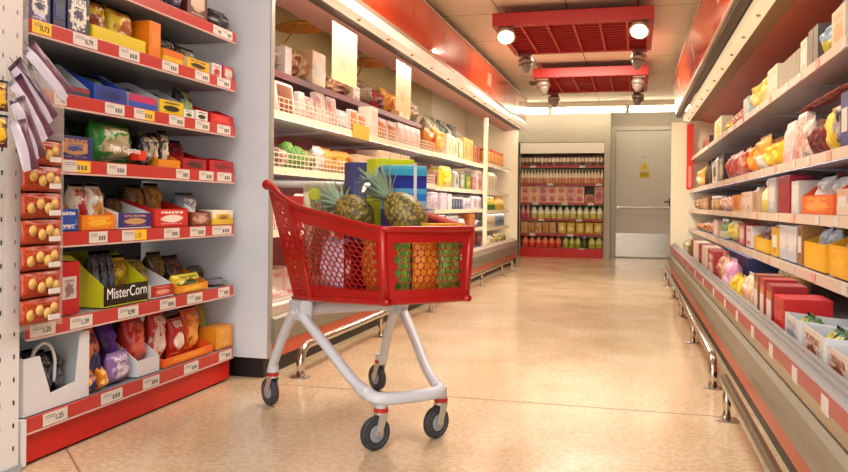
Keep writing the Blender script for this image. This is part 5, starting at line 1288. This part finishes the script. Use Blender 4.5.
obj('fruit_picture', lathe(NB(), [(.001,-.004),(.01,-.004),(.026,-.003),(.028,.004),(.001,.004)], 20, (-.03,.0,.40), 1), mat('kiwi_picture', 'b4bf3a', .5), t, label='green kiwi slice picture')
tag(t, 'pouch with a green fruit slice picture in the cart by the handle', 'pouch')
t = pack('pouch', .26, .22, .07, pm('b4b6d6','e6e4f0','noise'), pm('c9cbe2'), True, 'packet', 2); cput(t, .475, -.19, zf(.6), 0)
tag(t, 'lilac and white packet behind the perforated cart side', 'packet')
t = pack('carton', .095, .20, .10, pm('4a0c14','7a1420'), pm('8a1a22','e6dcd4','spot'), True); cput(t, .668, -.182, zf(.73), 0)
tag(t, 'dark crimson box with white flower print behind the cart side', 'carton')
t = pack('pouch', .16, .245, .07, pm('8a4a1c','d9983a','noise'), pm('9a5a24'), True, 'packet', 0); cput(t, .80, -.168, zf(.9), 0)
tag(t, 'brown and gold packet behind the cart side near its front', 'packet')
for s_, t0, lab, sd in ((.945, -.095, 'green apple bag behind the cart front, on the pineapple side', 1), (.945, .115, 'green apple bag behind the cart front, on the aisle side', 2)):
    t = pack('pouch', .10, .22, .055, mat('green_apple_bag', '3f9a30', .4, col2='b9d27a', pat='noise', scale=26, thr=.58, soft=.08), pm('2f7a2a'), True, 'apple_bag', sd); cput(t, s_, t0, zf(.9)+.012, PI/2); tag(t, lab, 'bag')
t = pack('pouch', .105, .215, .055, mat('orange_net', 'e8a02a', .4, col2='d9801c', pat='voronoi', scale=26, thr=.5, soft=.2), pm('d98a1c'), True, 'orange_bag', 3); cput(t, .945, .01, zf(.9)+.012, PI/2); tag(t, 'bag of oranges in the middle behind the cart front', 'bag')
t = pack('carton', .13, .03, .08, pm('e8a81c','d2501c','print'), pm('e8c03a','c9401c'), True); cput(t, .955, .085, .80, PI/2)
tag(t, 'flat yellow and orange box on top of the load at the cart front', 'carton')

# ------------------------------------------------------------------ light
def area(name, loc, sx, sy, e, col, rot=(0,0,0)):
    l = bpy.data.lights.new(name, 'AREA'); l.shape = 'RECTANGLE'; l.size = sx; l.size_y = sy; l.energy = e; l.color = col
    o = bpy.data.objects.new(name, l); COL.objects.link(o); o.location = loc; o.rotation_euler = rot; return o
WARM = (1.0, .88, .72)
NEUT = (.95, .98, 1.0)
area('unseen_ceiling_light', (-.6, .6, CEIL-.01), 1.2, 1.8, 45, NEUT)  # unseen, stands in for store lights around the camera
area('unseen_ceiling_light', (-.6, -1.6, CEIL-.01), 1.2, 1.8, 40, NEUT)  # unseen, stands in for store lights behind the camera
area('unseen_ceiling_light', (-.55, 4.4, CEIL-.01), .9, 1.2, 60, WARM)  # added fill out of view, brightens the aisle floor
area('unseen_ceiling_light', (-.55, 8.85, CEIL-.006), 1.0, .6, 75, WARM)  # added fill hidden behind the nearer raft, for floor bounce
w = bpy.data.worlds.new('world'); S.world = w; w.use_nodes = True
w.node_tree.nodes['Background'].inputs['Color'].default_value = (1.0, .95, .9, 1); w.node_tree.nodes['Background'].inputs['Strength'].default_value = 3.0

# ------------------------------------------------------------------ camera
c = bpy.data.cameras.new('camera'); co = bpy.data.objects.new('camera', c); COL.objects.link(co)
c.sensor_width = 36; c.lens = 36*FPX/848; c.clip_start = .02
M = Matrix((RC, UC, -FW)).transposed().to_4x4(); M.translation = CAM; co.matrix_world = M
c.shift_x = 0; c.shift_y = (PPY-236)/848
S.camera = co
S.view_settings.view_transform = 'Standard'; S.view_settings.look = 'None'; S.view_settings.gamma = 1; S.view_settings.exposure = .3
S.cycles.use_denoising = True
S.cycles.max_bounces = 8

for q_ in LOG: print('LABELFAULT', q_)
